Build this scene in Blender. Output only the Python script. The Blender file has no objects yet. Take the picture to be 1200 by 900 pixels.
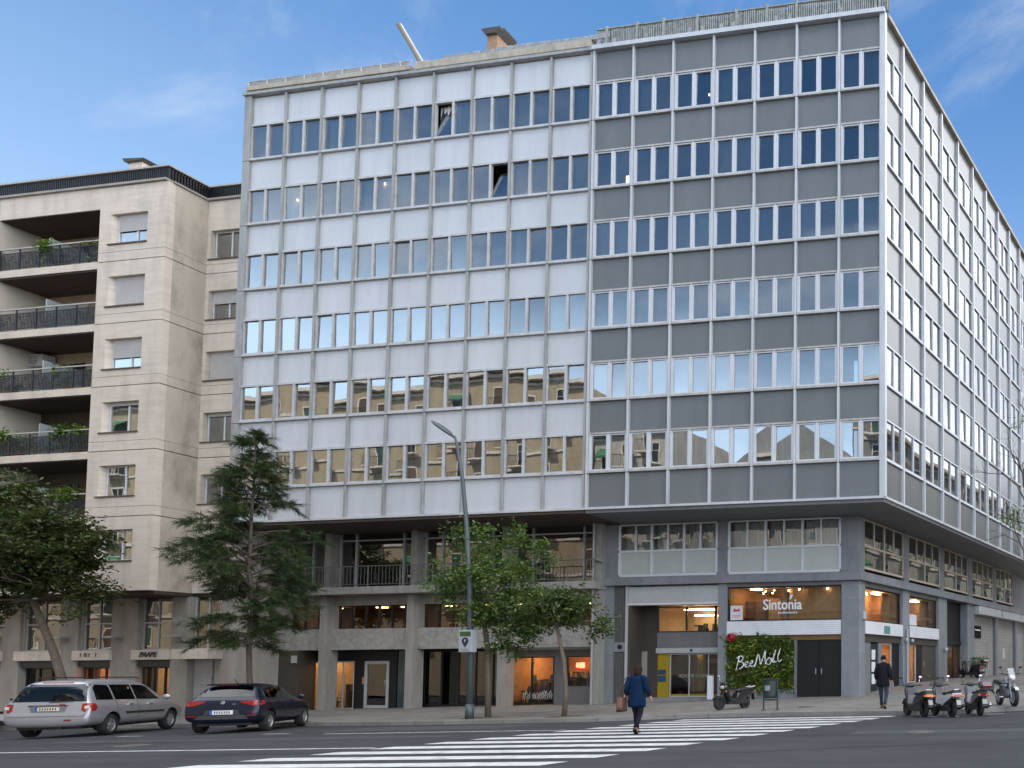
import bpy, bmesh, math, random
import numpy as np
from mathutils import Vector, Matrix
from mathutils.bvhtree import BVHTree
R = math.radians
rnd = random.Random(7)
S = bpy.context.scene
COL = S.collection

# ------------------------------------------------------------------ camera, light, sky
cam = bpy.data.cameras.new('camera')
cam.sensor_fit = 'HORIZONTAL'; cam.sensor_width = 36.0
cam.lens = 855.72 / 1200 * 36
cam.shift_x = -(1179.336 - 600) / 1200
cam.shift_y = (743.896 - 450) / 1200
cam.clip_start = 0.1; cam.clip_end = 3000
co = bpy.data.objects.new('camera', cam); COL.objects.link(co)
def _rot(yaw, pitch, roll):
    f = Vector((math.sin(yaw)*math.cos(pitch), math.cos(yaw)*math.cos(pitch), math.sin(pitch)))
    r0 = Vector((math.cos(yaw), -math.sin(yaw), 0)); u0 = r0.cross(f)
    r = math.cos(roll)*r0 + math.sin(roll)*u0; u = -math.sin(roll)*r0 + math.cos(roll)*u0
    return r, u, f
_r, _u, _f = _rot(-0.13387, 0.04622, -0.00737)
co.matrix_world = Matrix(((_r.x,_u.x,-_f.x,8.68226),(_r.y,_u.y,-_f.y,-28.10982),(_r.z,_u.z,-_f.z,1.5327),(0,0,0,1)))
S.camera = co

SUN_AZ, SUN_EL = R(-25), R(55)          # azimuth from +Y towards +X
sd = Vector((math.sin(SUN_AZ)*math.cos(SUN_EL), math.cos(SUN_AZ)*math.cos(SUN_EL), math.sin(SUN_EL)))
sun = bpy.data.lights.new('sun', 'SUN'); sun.energy = 4.0; sun.angle = R(0.5); sun.color = (1.0, 0.93, 0.82)
so = bpy.data.objects.new('sun', sun); COL.objects.link(so)
so.rotation_euler = sd.to_track_quat('Z', 'Y').to_euler()

W = bpy.data.worlds.new('World'); S.world = W; W.use_nodes = True
nt = W.node_tree; N = nt.nodes; L = nt.links; N.clear()
def wn(t, **k):
    n = N.new(t)
    for a, b in k.items(): setattr(n, a, b)
    return n
sky = wn('ShaderNodeTexSky', sky_type='NISHITA', sun_disc=False)
sky.sun_elevation = SUN_EL; sky.sun_rotation = SUN_AZ
sky.air_density = 1.0; sky.dust_density = 0.0; sky.ozone_density = 2.0; sky.altitude = 50
hs = wn('ShaderNodeHueSaturation'); hs.inputs['Saturation'].default_value = 1.12; hs.inputs['Value'].default_value = 1.0
L.new(sky.outputs[0], hs.inputs['Color'])
tc = wn('ShaderNodeTexCoord')
sep = wn('ShaderNodeSeparateXYZ'); L.new(tc.outputs['Generated'], sep.inputs[0])
def wmath(op, a, b=None, c=None, clamp=False):
    n = wn('ShaderNodeMath', operation=op); n.use_clamp = clamp
    for i, v in enumerate((a, b, c)):
        if v is None: continue
        if isinstance(v, (int, float)): n.inputs[i].default_value = v
        else: L.new(v, n.inputs[i])
    return n.outputs[0]
zz = wmath('ADD', wmath('MAXIMUM', sep.outputs[2], 0.0), 0.22)
cx_ = wmath('DIVIDE', sep.outputs[0], zz); cy_ = wmath('DIVIDE', sep.outputs[1], zz)
cmb = wn('ShaderNodeCombineXYZ'); L.new(cx_, cmb.inputs[0]); L.new(cy_, cmb.inputs[1])
def wnoise(scale, detail, rough, dist, sx, sy, loc):
    mp = wn('ShaderNodeMapping'); mp.inputs['Scale'].default_value = (sx, sy, 1); mp.inputs['Location'].default_value = loc
    L.new(cmb.outputs[0], mp.inputs[0])
    n = wn('ShaderNodeTexNoise'); n.inputs['Scale'].default_value = scale; n.inputs['Detail'].default_value = detail
    n.inputs['Roughness'].default_value = rough; n.inputs['Distortion'].default_value = dist
    L.new(mp.outputs[0], n.inputs['Vector']); return n.outputs[0]
def wramp(v, a, b):
    n = wn('ShaderNodeMapRange'); n.interpolation_type = 'SMOOTHSTEP'
    n.inputs['From Min'].default_value = a; n.inputs['From Max'].default_value = b
    L.new(v, n.inputs['Value']); return n.outputs[0]
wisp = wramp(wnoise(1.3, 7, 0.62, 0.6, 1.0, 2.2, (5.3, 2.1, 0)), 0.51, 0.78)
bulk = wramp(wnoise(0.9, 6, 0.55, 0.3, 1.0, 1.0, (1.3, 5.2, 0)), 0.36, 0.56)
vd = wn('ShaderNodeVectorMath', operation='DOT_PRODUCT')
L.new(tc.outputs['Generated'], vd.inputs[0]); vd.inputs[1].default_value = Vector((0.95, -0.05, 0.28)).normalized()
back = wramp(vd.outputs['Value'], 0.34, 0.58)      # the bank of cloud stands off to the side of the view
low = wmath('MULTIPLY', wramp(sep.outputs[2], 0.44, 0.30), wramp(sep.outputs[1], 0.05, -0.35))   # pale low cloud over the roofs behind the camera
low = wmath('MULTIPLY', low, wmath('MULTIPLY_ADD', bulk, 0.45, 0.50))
over = wmath('MULTIPLY', wramp(sep.outputs[2], 0.70, 0.84), wmath('MULTIPLY_ADD', bulk, 0.5, 0.45))      # unseen overhead cloud, added to brighten the street
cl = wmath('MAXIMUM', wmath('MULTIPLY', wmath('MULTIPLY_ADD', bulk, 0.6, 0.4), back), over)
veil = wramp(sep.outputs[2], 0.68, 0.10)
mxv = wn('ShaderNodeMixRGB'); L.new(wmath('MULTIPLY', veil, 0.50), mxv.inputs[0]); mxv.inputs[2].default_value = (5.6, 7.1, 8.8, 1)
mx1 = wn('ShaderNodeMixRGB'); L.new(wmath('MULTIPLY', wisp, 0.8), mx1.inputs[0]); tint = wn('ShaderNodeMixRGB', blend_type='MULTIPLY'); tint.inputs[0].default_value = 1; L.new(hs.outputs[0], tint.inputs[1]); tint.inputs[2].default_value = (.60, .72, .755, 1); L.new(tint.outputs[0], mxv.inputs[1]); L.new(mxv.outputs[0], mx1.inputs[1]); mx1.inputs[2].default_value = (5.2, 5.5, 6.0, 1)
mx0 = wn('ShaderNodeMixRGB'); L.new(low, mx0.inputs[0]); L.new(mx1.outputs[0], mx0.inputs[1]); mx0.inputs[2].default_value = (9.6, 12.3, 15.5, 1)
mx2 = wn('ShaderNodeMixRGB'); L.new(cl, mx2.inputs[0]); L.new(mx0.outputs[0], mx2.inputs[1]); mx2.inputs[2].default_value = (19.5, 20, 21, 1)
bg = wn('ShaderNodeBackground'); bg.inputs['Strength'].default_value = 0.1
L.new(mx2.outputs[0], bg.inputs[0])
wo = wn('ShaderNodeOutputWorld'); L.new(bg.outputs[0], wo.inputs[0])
S.view_settings.view_transform = 'Standard'; S.view_settings.look = 'None'
S.view_settings.exposure = 0.84; S.view_settings.gamma = 1.0; S.view_settings.use_curve_mapping = False
S.render.engine = 'CYCLES'
S.cycles.use_denoising = True
S.cycles.max_bounces = 8; S.cycles.diffuse_bounces = 3; S.cycles.glossy_bounces = 4; S.cycles.transmission_bounces = 6
S.cycles.transparent_max_bounces = 16; S.cycles.caustics_reflective = False; S.cycles.caustics_refractive = False
S.cycles.sample_clamp_indirect = 6.0

# ------------------------------------------------------------------ materials
MATS = {}
def _m(name):
    m = bpy.data.materials.new(name); m.use_nodes = True
    nt = m.node_tree; p = nt.nodes['Principled BSDF']
    return m, nt, p
def mat(name, col, rough=0.6, metal=0.0, var=0.10, scale=3.0, stretch=(1,1,1), bump=0.0, bscale=40, spec=0.5, stain=0.0, sscale=0.6, coat=0.0, island=0.0, sz=0.35):
    """painted / mineral / metal surface: base colour broken up by two noises, optional stains and bump"""
    if name in MATS: return MATS[name]
    m, nt, p = _m(name); N = nt.nodes; L = nt.links
    tc = N.new('ShaderNodeTexCoord'); mp = N.new('ShaderNodeMapping'); mp.inputs['Scale'].default_value = stretch
    geo = N.new('ShaderNodeNewGeometry'); L.new(geo.outputs['Position'], mp.inputs[0])
    n1 = N.new('ShaderNodeTexNoise'); n1.inputs['Scale'].default_value = scale; n1.inputs['Detail'].default_value = 6; n1.inputs['Roughness'].default_value = 0.65
    L.new(mp.outputs[0], n1.inputs['Vector'])
    rp = N.new('ShaderNodeMapRange'); rp.inputs['From Min'].default_value = 0.3; rp.inputs['From Max'].default_value = 0.7
    rp.inputs['To Min'].default_value = 1 - var; rp.inputs['To Max'].default_value = 1 + var
    L.new(n1.outputs[0], rp.inputs['Value'])
    mul = N.new('ShaderNodeVectorMath'); mul.operation = 'SCALE'; mul.inputs[0].default_value = col[:3]
    fac = rp.outputs[0]
    def mulf(a, b):
        k = N.new('ShaderNodeMath'); k.operation = 'MULTIPLY'; L.new(a, k.inputs[0]); L.new(b, k.inputs[1]); return k.outputs[0]
    if stain:
        n2 = N.new('ShaderNodeTexNoise'); n2.inputs['Scale'].default_value = sscale; n2.inputs['Detail'].default_value = 8; n2.inputs['Roughness'].default_value = 0.7
        mp2 = N.new('ShaderNodeMapping'); mp2.inputs['Scale'].default_value = (1, 1, sz); L.new(geo.outputs['Position'], mp2.inputs[0]); L.new(mp2.outputs[0], n2.inputs['Vector'])
        r2 = N.new('ShaderNodeMapRange'); r2.inputs['From Min'].default_value = 0.47; r2.inputs['From Max'].default_value = 0.72
        r2.inputs['To Min'].default_value = 1.0; r2.inputs['To Max'].default_value = 1 - stain; L.new(n2.outputs[0], r2.inputs['Value'])
        fac = mulf(fac, r2.outputs[0])
    if island:
        r3 = N.new('ShaderNodeMapRange'); r3.inputs['To Min'].default_value = 1 - island; r3.inputs['To Max'].default_value = 1 + island
        L.new(geo.outputs['Random Per Island'], r3.inputs['Value']); fac = mulf(fac, r3.outputs[0])
    L.new(fac, mul.inputs['Scale']); L.new(mul.outputs[0], p.inputs['Base Color'])
    p.inputs['Roughness'].default_value = rough; p.inputs['Metallic'].default_value = metal
    p.inputs['Specular IOR Level'].default_value = spec; p.inputs['Coat Weight'].default_value = coat; p.inputs['Coat Roughness'].default_value = 0.04
    if bump:
        n3 = N.new('ShaderNodeTexNoise'); n3.inputs['Scale'].default_value = bscale; n3.inputs['Detail'].default_value = 4
        L.new(mp.outputs[0], n3.inputs['Vector'])
        b = N.new('ShaderNodeBump'); b.inputs['Strength'].default_value = bump; b.inputs['Distance'].default_value = 0.02
        L.new(n3.outputs[0], b.inputs['Height']); L.new(b.outputs[0], p.inputs['Normal'])
    MATS[name] = m; return m
def tiled(name, col, joint, tx, tz, axis='XZ', rough=0.7, var=0.12, jw=0.012, stain=0.12, bump=0.0, brickoff=0.0, bscale=60, spec=0.4):
    """stone / paving slabs with real-size joints in world space"""
    if name in MATS: return MATS[name]
    m, nt, p = _m(name); N = nt.nodes; L = nt.links
    geo = N.new('ShaderNodeNewGeometry'); s = N.new('ShaderNodeSeparateXYZ'); L.new(geo.outputs['Position'], s.inputs[0])
    c = N.new('ShaderNodeCombineXYZ')
    idx = {'X': 0, 'Y': 1, 'Z': 2}
    if axis == 'SZ':
        a = N.new('ShaderNodeMath'); a.operation = 'ADD'; L.new(s.outputs[0], a.inputs[0]); L.new(s.outputs[1], a.inputs[1]); L.new(a.outputs[0], c.inputs[0]); L.new(s.outputs[2], c.inputs[1])
    else:
        L.new(s.outputs[idx[axis[0]]], c.inputs[0]); L.new(s.outputs[idx[axis[1]]], c.inputs[1])
    b = N.new('ShaderNodeTexBrick'); b.offset = brickoff; b.inputs['Scale'].default_value = 1.0
    b.inputs['Brick Width'].default_value = tx; b.inputs['Row Height'].default_value = tz; b.inputs['Mortar Size'].default_value = jw; b.inputs['Mortar Smooth'].default_value = 0.2
    b.inputs['Color1'].default_value = (*[v*(1-var) for v in col], 1); b.inputs['Color2'].default_value = (*[v*(1+var) for v in col], 1); b.inputs['Mortar'].default_value = (*joint, 1)
    L.new(c.outputs[0], b.inputs['Vector'])
    n2 = N.new('ShaderNodeTexNoise'); n2.inputs['Scale'].default_value = 0.9; n2.inputs['Detail'].default_value = 9; n2.inputs['Roughness'].default_value = 0.72
    mp2 = N.new('ShaderNodeMapping'); mp2.inputs['Scale'].default_value = (1, 1, 0.45) if 'Z' in axis else (1, 1, 1); L.new(geo.outputs['Position'], mp2.inputs[0]); L.new(mp2.outputs[0], n2.inputs['Vector'])
    r2 = N.new('ShaderNodeMapRange'); r2.inputs['From Min'].default_value = 0.35; r2.inputs['From Max'].default_value = 0.7; r2.inputs['To Min'].default_value = 1.06; r2.inputs['To Max'].default_value = 1 - stain
    L.new(n2.outputs[0], r2.inputs['Value'])
    n4 = N.new('ShaderNodeTexNoise'); n4.inputs['Scale'].default_value = bscale; n4.inputs['Detail'].default_value = 3; L.new(geo.outputs['Position'], n4.inputs['Vector'])
    r4 = N.new('ShaderNodeMapRange'); r4.inputs['From Min'].default_value = 0.3; r4.inputs['From Max'].default_value = 0.7; r4.inputs['To Min'].default_value = 0.9; r4.inputs['To Max'].default_value = 1.1; L.new(n4.outputs[0], r4.inputs['Value'])
    k = N.new('ShaderNodeMath'); k.operation = 'MULTIPLY'; L.new(r2.outputs[0], k.inputs[0]); L.new(r4.outputs[0], k.inputs[1])
    mul = N.new('ShaderNodeVectorMath'); mul.operation = 'SCALE'; L.new(b.outputs['Color'], mul.inputs[0]); L.new(k.outputs[0], mul.inputs['Scale'])
    L.new(mul.outputs[0], p.inputs['Base Color']); p.inputs['Roughness'].default_value = rough; p.inputs['Specular IOR Level'].default_value = spec
    if bump:
        bp = N.new('ShaderNodeBump'); bp.inputs['Strength'].default_value = bump; bp.inputs['Distance'].default_value = 0.02; L.new(n4.outputs[0], bp.inputs['Height']); L.new(bp.outputs[0], p.inputs['Normal'])
    MATS[name] = m; return m
def glass(name, tint=(0.5,0.55,0.58), ior=1.9, gain=1.0, base=0.0, rough=0.0, refl=(1,1,1)):
    if name in MATS: return MATS[name]
    m, nt, p = _m(name); N = nt.nodes; L = nt.links; N.remove(p); out = N['Material Output']
    fr = N.new('ShaderNodeFresnel'); fr.inputs['IOR'].default_value = ior
    ma = N.new('ShaderNodeMath'); ma.operation = 'MULTIPLY_ADD'; ma.use_clamp = True; ma.inputs[1].default_value = gain; ma.inputs[2].default_value = base; L.new(fr.outputs[0], ma.inputs[0])
    t = N.new('ShaderNodeBsdfTransparent'); t.inputs[0].default_value = (*tint, 1)
    g = N.new('ShaderNodeBsdfGlossy'); g.inputs['Roughness'].default_value = rough; g.inputs[0].default_value = (*refl, 1)
    nz = N.new('ShaderNodeTexNoise'); nz.inputs['Scale'].default_value = 0.8; nz.inputs['Detail'].default_value = 1
    geo = N.new('ShaderNodeNewGeometry'); L.new(geo.outputs['Position'], nz.inputs['Vector'])
    bp = N.new('ShaderNodeBump'); bp.inputs['Strength'].default_value = 0.05; bp.inputs['Distance'].default_value = 0.05; L.new(nz.outputs[0], bp.inputs['Height']); L.new(bp.outputs[0], g.inputs['Normal'])
    mx = N.new('ShaderNodeMixShader'); L.new(ma.outputs[0], mx.inputs[0]); L.new(t.outputs[0], mx.inputs[1]); L.new(g.outputs[0], mx.inputs[2])
    L.new(mx.outputs[0], out.inputs[0]); MATS[name] = m; return m
def emit(name, col, s):
    if name in MATS: return MATS[name]
    m, nt, p = _m(name); p.inputs['Base Color'].default_value = (*col, 1); p.inputs['Emission Color'].default_value = (*col, 1); p.inputs['Emission Strength'].default_value = s
    MATS[name] = m; return m
def leafmat(name, c1, c2, c3, trans=0.35):
    if name in MATS: return MATS[name]
    m, nt, p = _m(name); N = nt.nodes; L = nt.links; N.remove(p); out = N['Material Output']
    geo = N.new('ShaderNodeNewGeometry'); rp = N.new('ShaderNodeValToRGB')
    rp.color_ramp.elements[0].color = (*c1, 1); rp.color_ramp.elements[1].color = (*c3, 1); e = rp.color_ramp.elements.new(0.6); e.color = (*c2, 1)
    nz = N.new('ShaderNodeTexNoise'); nz.inputs['Scale'].default_value = 1.6; nz.inputs['Detail'].default_value = 3; L.new(geo.outputs['Position'], nz.inputs['Vector'])
    a = N.new('ShaderNodeMath'); a.operation = 'MULTIPLY_ADD'; a.inputs[1].default_value = 0.55; L.new(geo.outputs['Random Per Island'], a.inputs[0])
    b = N.new('ShaderNodeMath'); b.operation = 'MULTIPLY_ADD'; b.inputs[1].default_value = 1.1; b.inputs[2].default_value = -0.33; L.new(nz.outputs[0], b.inputs[0]); L.new(b.outputs[0], a.inputs[2])
    L.new(a.outputs[0], rp.inputs[0])
    d = N.new('ShaderNodeBsdfDiffuse'); L.new(rp.outputs[0], d.inputs[0]); t = N.new('ShaderNodeBsdfTranslucent'); L.new(rp.outputs[0], t.inputs[0])
    g = N.new('ShaderNodeBsdfGlossy'); g.inputs['Roughness'].default_value = 0.45; g.inputs[0].default_value = (0.5,0.5,0.5,1)
    mx = N.new('ShaderNodeMixShader'); mx.inputs[0].default_value = trans; L.new(d.outputs[0], mx.inputs[1]); L.new(t.outputs[0], mx.inputs[2])
    mx2 = N.new('ShaderNodeMixShader'); mx2.inputs[0].default_value = 0.06; L.new(mx.outputs[0], mx2.inputs[1]); L.new(g.outputs[0], mx2.inputs[2])
    L.new(mx2.outputs[0], out.inputs[0]); MATS[name] = m; return m
def corrug(name, col, period, axis=2, rough=0.5, metal=0.0, strength=0.6, var=0.08):
    """sheet with ribs: a wave bump of real-size period along one world axis"""
    if name in MATS: return MATS[name]
    mat(name, col, rough, metal, var=var, scale=1.5); m = MATS[name]; nt = m.node_tree; N = nt.nodes; L = nt.links; p = N['Principled BSDF']
    geo = N.new('ShaderNodeNewGeometry'); s = N.new('ShaderNodeSeparateXYZ'); L.new(geo.outputs['Position'], s.inputs[0])
    a = N.new('ShaderNodeMath'); a.operation = 'MULTIPLY'; a.inputs[1].default_value = 2*math.pi/period; L.new(s.outputs[axis], a.inputs[0])
    w = N.new('ShaderNodeMath'); w.operation = 'SINE'; L.new(a.outputs[0], w.inputs[0])
    b = N.new('ShaderNodeBump'); b.inputs['Strength'].default_value = strength; b.inputs['Distance'].default_value = period*0.3; L.new(w.outputs[0], b.inputs['Height']); L.new(b.outputs[0], p.inputs['Normal'])
    return m

# ------------------------------------------------------------------ mesh building
PHI = math.pi/2 - 0.2
FR = Matrix.Rotation(PHI, 4, 'Z')        # local x along the side-street facade, local y into the building
ID = Matrix.Identity(4)
class MB:
    def __init__(self, M=None): self.v = []; self.f = []; self.mi = []; self.M = M; self.cur = 0; self.sm = []; self.smooth = False
    def add(self, vs, fs):
        o = len(self.v)
        for p in vs:
            p = Vector(p); self.v.append(self.M @ p if self.M else p)
        for f in fs: self.f.append([o+i for i in f]); self.mi.append(self.cur); self.sm.append(self.smooth)
        return self
    def box(self, x0, x1, y0, y1, z0, z1):
        if x0 > x1: x0, x1 = x1, x0
        if y0 > y1: y0, y1 = y1, y0
        if z0 > z1: z0, z1 = z1, z0
        return self.add([(x0,y0,z0),(x1,y0,z0),(x1,y1,z0),(x0,y1,z0),(x0,y0,z1),(x1,y0,z1),(x1,y1,z1),(x0,y1,z1)],
                 [(0,3,2,1),(4,5,6,7),(0,1,5,4),(1,2,6,5),(2,3,7,6),(3,0,4,7)])
    def quad(self, a, b, c, d): return self.add([a,b,c,d], [(0,1,2,3)])
    def prism(self, poly, z0, z1):           # poly in xy, extruded in z
        n = len(poly)
        return self.add([(x,y,z0) for x,y in poly]+[(x,y,z1) for x,y in poly],
                 [tuple(reversed(range(n))), tuple(range(n,2*n))]+[(i,(i+1)%n,n+(i+1)%n,n+i) for i in range(n)])
    def slab(self, poly, y0, y1, inset=0.0):  # poly in xz, extruded in y; inset shrinks the outer faces (chamfer)
        n = len(poly)
        if inset:
            cx = sum(p[0] for p in poly)/n; cz = sum(p[1] for p in poly)/n
            def ins(p):
                d = math.hypot(p[0]-cx, p[1]-cz) or 1; k = max(0, 1-inset/d); return (cx+(p[0]-cx)*k, cz+(p[1]-cz)*k)
            q = [ins(p) for p in poly]; s = 1 if y1 > y0 else -1; t = min(inset, abs(y1-y0)*0.3)*s
            rings = [(q,y0),(poly,y0+t),(poly,y1-t),(q,y1)]
        else: rings = [(poly,y0),(poly,y1)]
        vs = [(x,y,z) for r,y in rings for x,z in r]; fs = [tuple(range(n)), tuple(reversed(range((len(rings)-1)*n, len(rings)*n)))]
        for k in range(len(rings)-1):
            fs += [(k*n+i,(k+1)*n+i,(k+1)*n+(i+1)%n,k*n+(i+1)%n) for i in range(n)]
        return self.add(vs, fs)
    def tube(self, pts, rad, n=8, cap=True):
        pts = [Vector(p) for p in pts]
        if isinstance(rad, (int,float)): rad = [rad]*len(pts)
        vs = []; fs = []; up = None
        for i, p in enumerate(pts):
            t = (pts[min(i+1,len(pts)-1)]-pts[max(i-1,0)])
            if t.length < 1e-9: t = Vector((0,0,1))
            t.normalize()
            if up is None: up = Vector((1,0,0)) if abs(t.x) < 0.9 else Vector((0,1,0))
            a = up - t*up.dot(t)
            if a.length < 1e-6: a = t.orthogonal()
            a.normalize(); b = t.cross(a); up = a
            for k in range(n):
                th = 2*math.pi*k/n; vs.append(p + (a*math.cos(th)+b*math.sin(th))*rad[i])
        for i in range(len(pts)-1):
            for k in range(n): fs.append((i*n+k, i*n+(k+1)%n, (i+1)*n+(k+1)%n, (i+1)*n+k))
        if cap: fs.append(tuple(reversed(range(n)))); fs.append(tuple(range((len(pts)-1)*n, len(pts)*n)))
        return self.add(vs, fs)
    def rings(self, rings, closed=True, cap=True):   # list of rings (same count) of 3D points
        n = len(rings[0]); vs = [p for r in rings for p in r]; fs = []
        for i in range(len(rings)-1):
            for k in range(n if closed else n-1): fs.append((i*n+k, i*n+(k+1)%n, (i+1)*n+(k+1)%n, (i+1)*n+k))
        if cap: fs.append(tuple(reversed(range(n)))); fs.append(tuple(range((len(rings)-1)*n, len(rings)*n)))
        return self.add(vs, fs)
    def lathe(self, prof, c, axis, n=20, cap=False):  # prof list of (r, h) along axis from centre c
        axis = Vector(axis).normalized(); a = axis.orthogonal().normalized(); b = axis.cross(a); c = Vector(c)
        rs = [[c + axis*h + (a*math.cos(2*math.pi*k/n)+b*math.sin(2*math.pi*k/n))*r for k in range(n)] for r, h in prof]
        return self.rings(rs, True, cap)
    def ball(self, c, rx, ry=None, rz=None, n=10, m=7):
        ry = ry or rx; rz = rz or rx; c = Vector(c)
        rs = []
        for j in range(m+1):
            th = math.pi*j/m; s = max(math.sin(th), 0.02)
            rs.append([c+Vector((rx*s*math.cos(2*math.pi*k/n), ry*s*math.sin(2*math.pi*k/n), -rz*math.cos(th))) for k in range(n)])
        return self.rings(rs, True, True)
    def mesh(self, name, mats, smooth=False, off=None, recalc=True):
        me = bpy.data.meshes.new(name)
        off = off or Vector((0,0,0))
        me.from_pydata([tuple(p-off) for p in self.v], [], self.f)
        if not isinstance(mats, (list,tuple)): mats = [mats]
        for m in mats: me.materials.append(m)
        if len(mats) > 1: me.polygons.foreach_set('material_index', self.mi)
        if recalc:
            bm = bmesh.new(); bm.from_mesh(me); bmesh.ops.recalc_face_normals(bm, faces=bm.faces[:]); bm.to_mesh(me); bm.free()
        if smooth or any(self.sm):
            me.polygons.foreach_set('use_smooth', [True]*len(me.polygons) if smooth else self.sm)
        me.update(); return me
    def build(self, name, mats, parent=None, smooth=False, label=None, bevel=0.0, kind=None, recalc=True):
        off = wloc(parent) if parent else Vector((0,0,0))
        me = self.mesh(name, mats, smooth, off, recalc)
        if bevel:
            bm = bmesh.new(); bm.from_mesh(me); bmesh.ops.bevel(bm, geom=bm.edges[:], offset=bevel, segments=2, affect='EDGES', clamp_overlap=True, profile=0.6); bm.to_mesh(me); bm.free()
        return obj(name, me, parent, label, kind)
def wloc(o):
    v = Vector((0,0,0))
    while o: v = v + o.location; o = o.parent
    return v
def obj(name, me, parent=None, label=None, kind=None, loc=None, rot=0):
    o = bpy.data.objects.new(name, me); COL.objects.link(o); o.parent = parent
    if loc is not None: o.location = loc
    if rot: o.rotation_euler.z = rot
    if label: o['label'] = label
    if kind: o['kind'] = kind
    return o
def thing(name, label, cat, loc=(0,0,0), rot=0, group=None):
    o = bpy.data.objects.new(name, None); COL.objects.link(o); o.empty_display_size = 0.2
    o.location = loc; o.rotation_euler.z = rot; o['label'] = label; o['category'] = cat
    if group: o['group'] = group
    return o
def tag(o, label, cat, group=None):
    o['label'] = label; o['category'] = cat
    if group: o['group'] = group
    return o
def struct(o, label=None):
    o['kind'] = 'structure'
    if label: o['label'] = label
    return o
def copy_tree(o, parent=None):
    c = o.copy(); COL.objects.link(c)
    if parent is not None: c.parent = parent
    for ch in list(o.children): copy_tree(ch, c)
    return c
def local(root):          # build in the root's own coordinates even when it is rotated / moved
    class _L: pass
    return root
def buildl(mb, name, mats, root, smooth=False, label=None, bevel=0.0):
    """mesh whose coordinates are already local to its parent"""
    me = mb.mesh(name, mats, smooth)
    if bevel:
        bm = bmesh.new(); bm.from_mesh(me); bmesh.ops.bevel(bm, geom=bm.edges[:], offset=bevel, segments=2, affect='EDGES', clamp_overlap=True, profile=0.6); bm.to_mesh(me); bm.free()
    return obj(name, me, root, label)
def evalmesh(o):
    dg = bpy.context.evaluated_depsgraph_get(); e = o.evaluated_get(dg); me = bpy.data.meshes.new_from_object(e); return me
def T(x): return 0.0185*(max(-70, min(40, x))+2.7)
def lerpt(tab, x):
    if x <= tab[0][0]: return tab[0][1]
    for (a,b),(c,d) in zip(tab, tab[1:]):
        if x <= c: return b+(d-b)*(x-a)/(c-a)
    return tab[-1][1]
def H(x, y):     # pavement surface
    right = lerpt([(-7,.12),(-4,.16),(0,.27),(2.3,.36),(5,.62),(8,.82),(14,.97),(25,1.05),(60,1.3)], y)
    left = .13+.016*(max(-7,min(y,4))+6)
    k = min(1, max(0, (x+16)/10)); k = k*k*(3-2*k)
    return T(x)+left*(1-k)+right*k
# ------------------------------------------------------------------ materials used by the buildings
def fabric_mat():
    m, nt, p = _m('curtain'); N = nt.nodes; L = nt.links
    oi = N.new('ShaderNodeObjectInfo'); rp = N.new('ShaderNodeValToRGB')
    rp.color_ramp.elements[0].color = (.42,.43,.45,1); rp.color_ramp.elements[1].color = (.84,.83,.80,1)
    L.new(oi.outputs['Random'], rp.inputs[0]); L.new(rp.outputs[0], p.inputs['Base Color']); p.inputs['Roughness'].default_value = .9
    return m
M_white = mat('white_panel_enamel', (.545,.565,.60), .38, var=.04, scale=.7, stretch=(1.6,1.6,.35), stain=.10, sscale=2.2, sz=.14, island=.04)
M_grey = mat('grey_panel_enamel', (.142,.155,.160), .40, var=.06, scale=.7, stretch=(1.6,1.6,.4), stain=.09, sscale=2.1, sz=.14, island=.05)
M_greyr = mat('grey_panel_gloss', (.130,.134,.134), .22, var=.08, scale=1.1, stretch=(1.2,1.2,.5), stain=.16, sscale=3, sz=.1, spec=.9, island=.07, bump=.06, bscale=1.2)
M_alu_w = mat('weathered_mullion', (.35,.345,.335), .5, .25, var=.14, scale=2.2, stretch=(3,3,.5), stain=.3, sscale=1.6)
M_alu_g = mat('pale_mullion', (.56,.575,.60), .4, .25, var=.08, scale=2.2, stretch=(3,3,.5), stain=.16)
M_sill = mat('sill_metal', (.46,.44,.42), .5, .1, var=.16, scale=3, stretch=(1,1,1), stain=.3, sscale=2)
M_wframe = mat('white_window_paint', (.60,.62,.66), .4, var=.05, stain=.08)
M_curt = fabric_mat()
M_pane = glass('upper_pane', (.66,.70,.72), 2.3, 1.2, .19, refl=(.90,.96,1.0))
M_pane_r = glass('side_pane', (.40,.44,.46), 2.1, 1.25, .06)
M_shopglass = glass('shop_glass', (.92,.93,.92), 1.5, .9, .0)
M_darkglass = glass('dark_shop_glass', (.35,.38,.38), 1.6, 1.1, .03)
M_inter = mat('office_interior', (.22,.21,.20), .9, var=.2)
M_conc = mat('board_concrete', (.29,.275,.252), .85, var=.16, scale=2.5, stretch=(2.5,2.5,.5), stain=.28, sscale=1.2, bump=.15, bscale=30)
M_relief = mat('relief_concrete', (.33,.315,.29), .9, var=.22, scale=5, stain=.25, sscale=2, bump=.55, bscale=14)
M_stone = tiled('blue_grey_granite', (.222,.232,.252), (.17,.178,.192), .75, 1.15, 'SZ', .6, .07, .005, .30, bscale=30)
M_soffit_b = mat('bronze_soffit', (.085,.062,.05), .6, var=.15, stain=.2)
M_soffit_g = mat('grey_soffit', (.16,.165,.17), .55, var=.1, stain=.2)
M_dark = mat('black_frame', (.012,.012,.013), .5, var=.1)
M_black = mat('black_cladding', (.013,.013,.015), .5, var=.12, spec=.3)
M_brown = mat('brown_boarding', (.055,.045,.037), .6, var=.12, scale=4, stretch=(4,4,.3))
M_wood = mat('warm_timber', (.36,.22,.11), .6, var=.2, scale=3, stretch=(4,4,.4))
M_wooddk = mat('dark_timber', (.10,.06,.035), .6, var=.25, scale=3, stretch=(4,4,.4))
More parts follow.
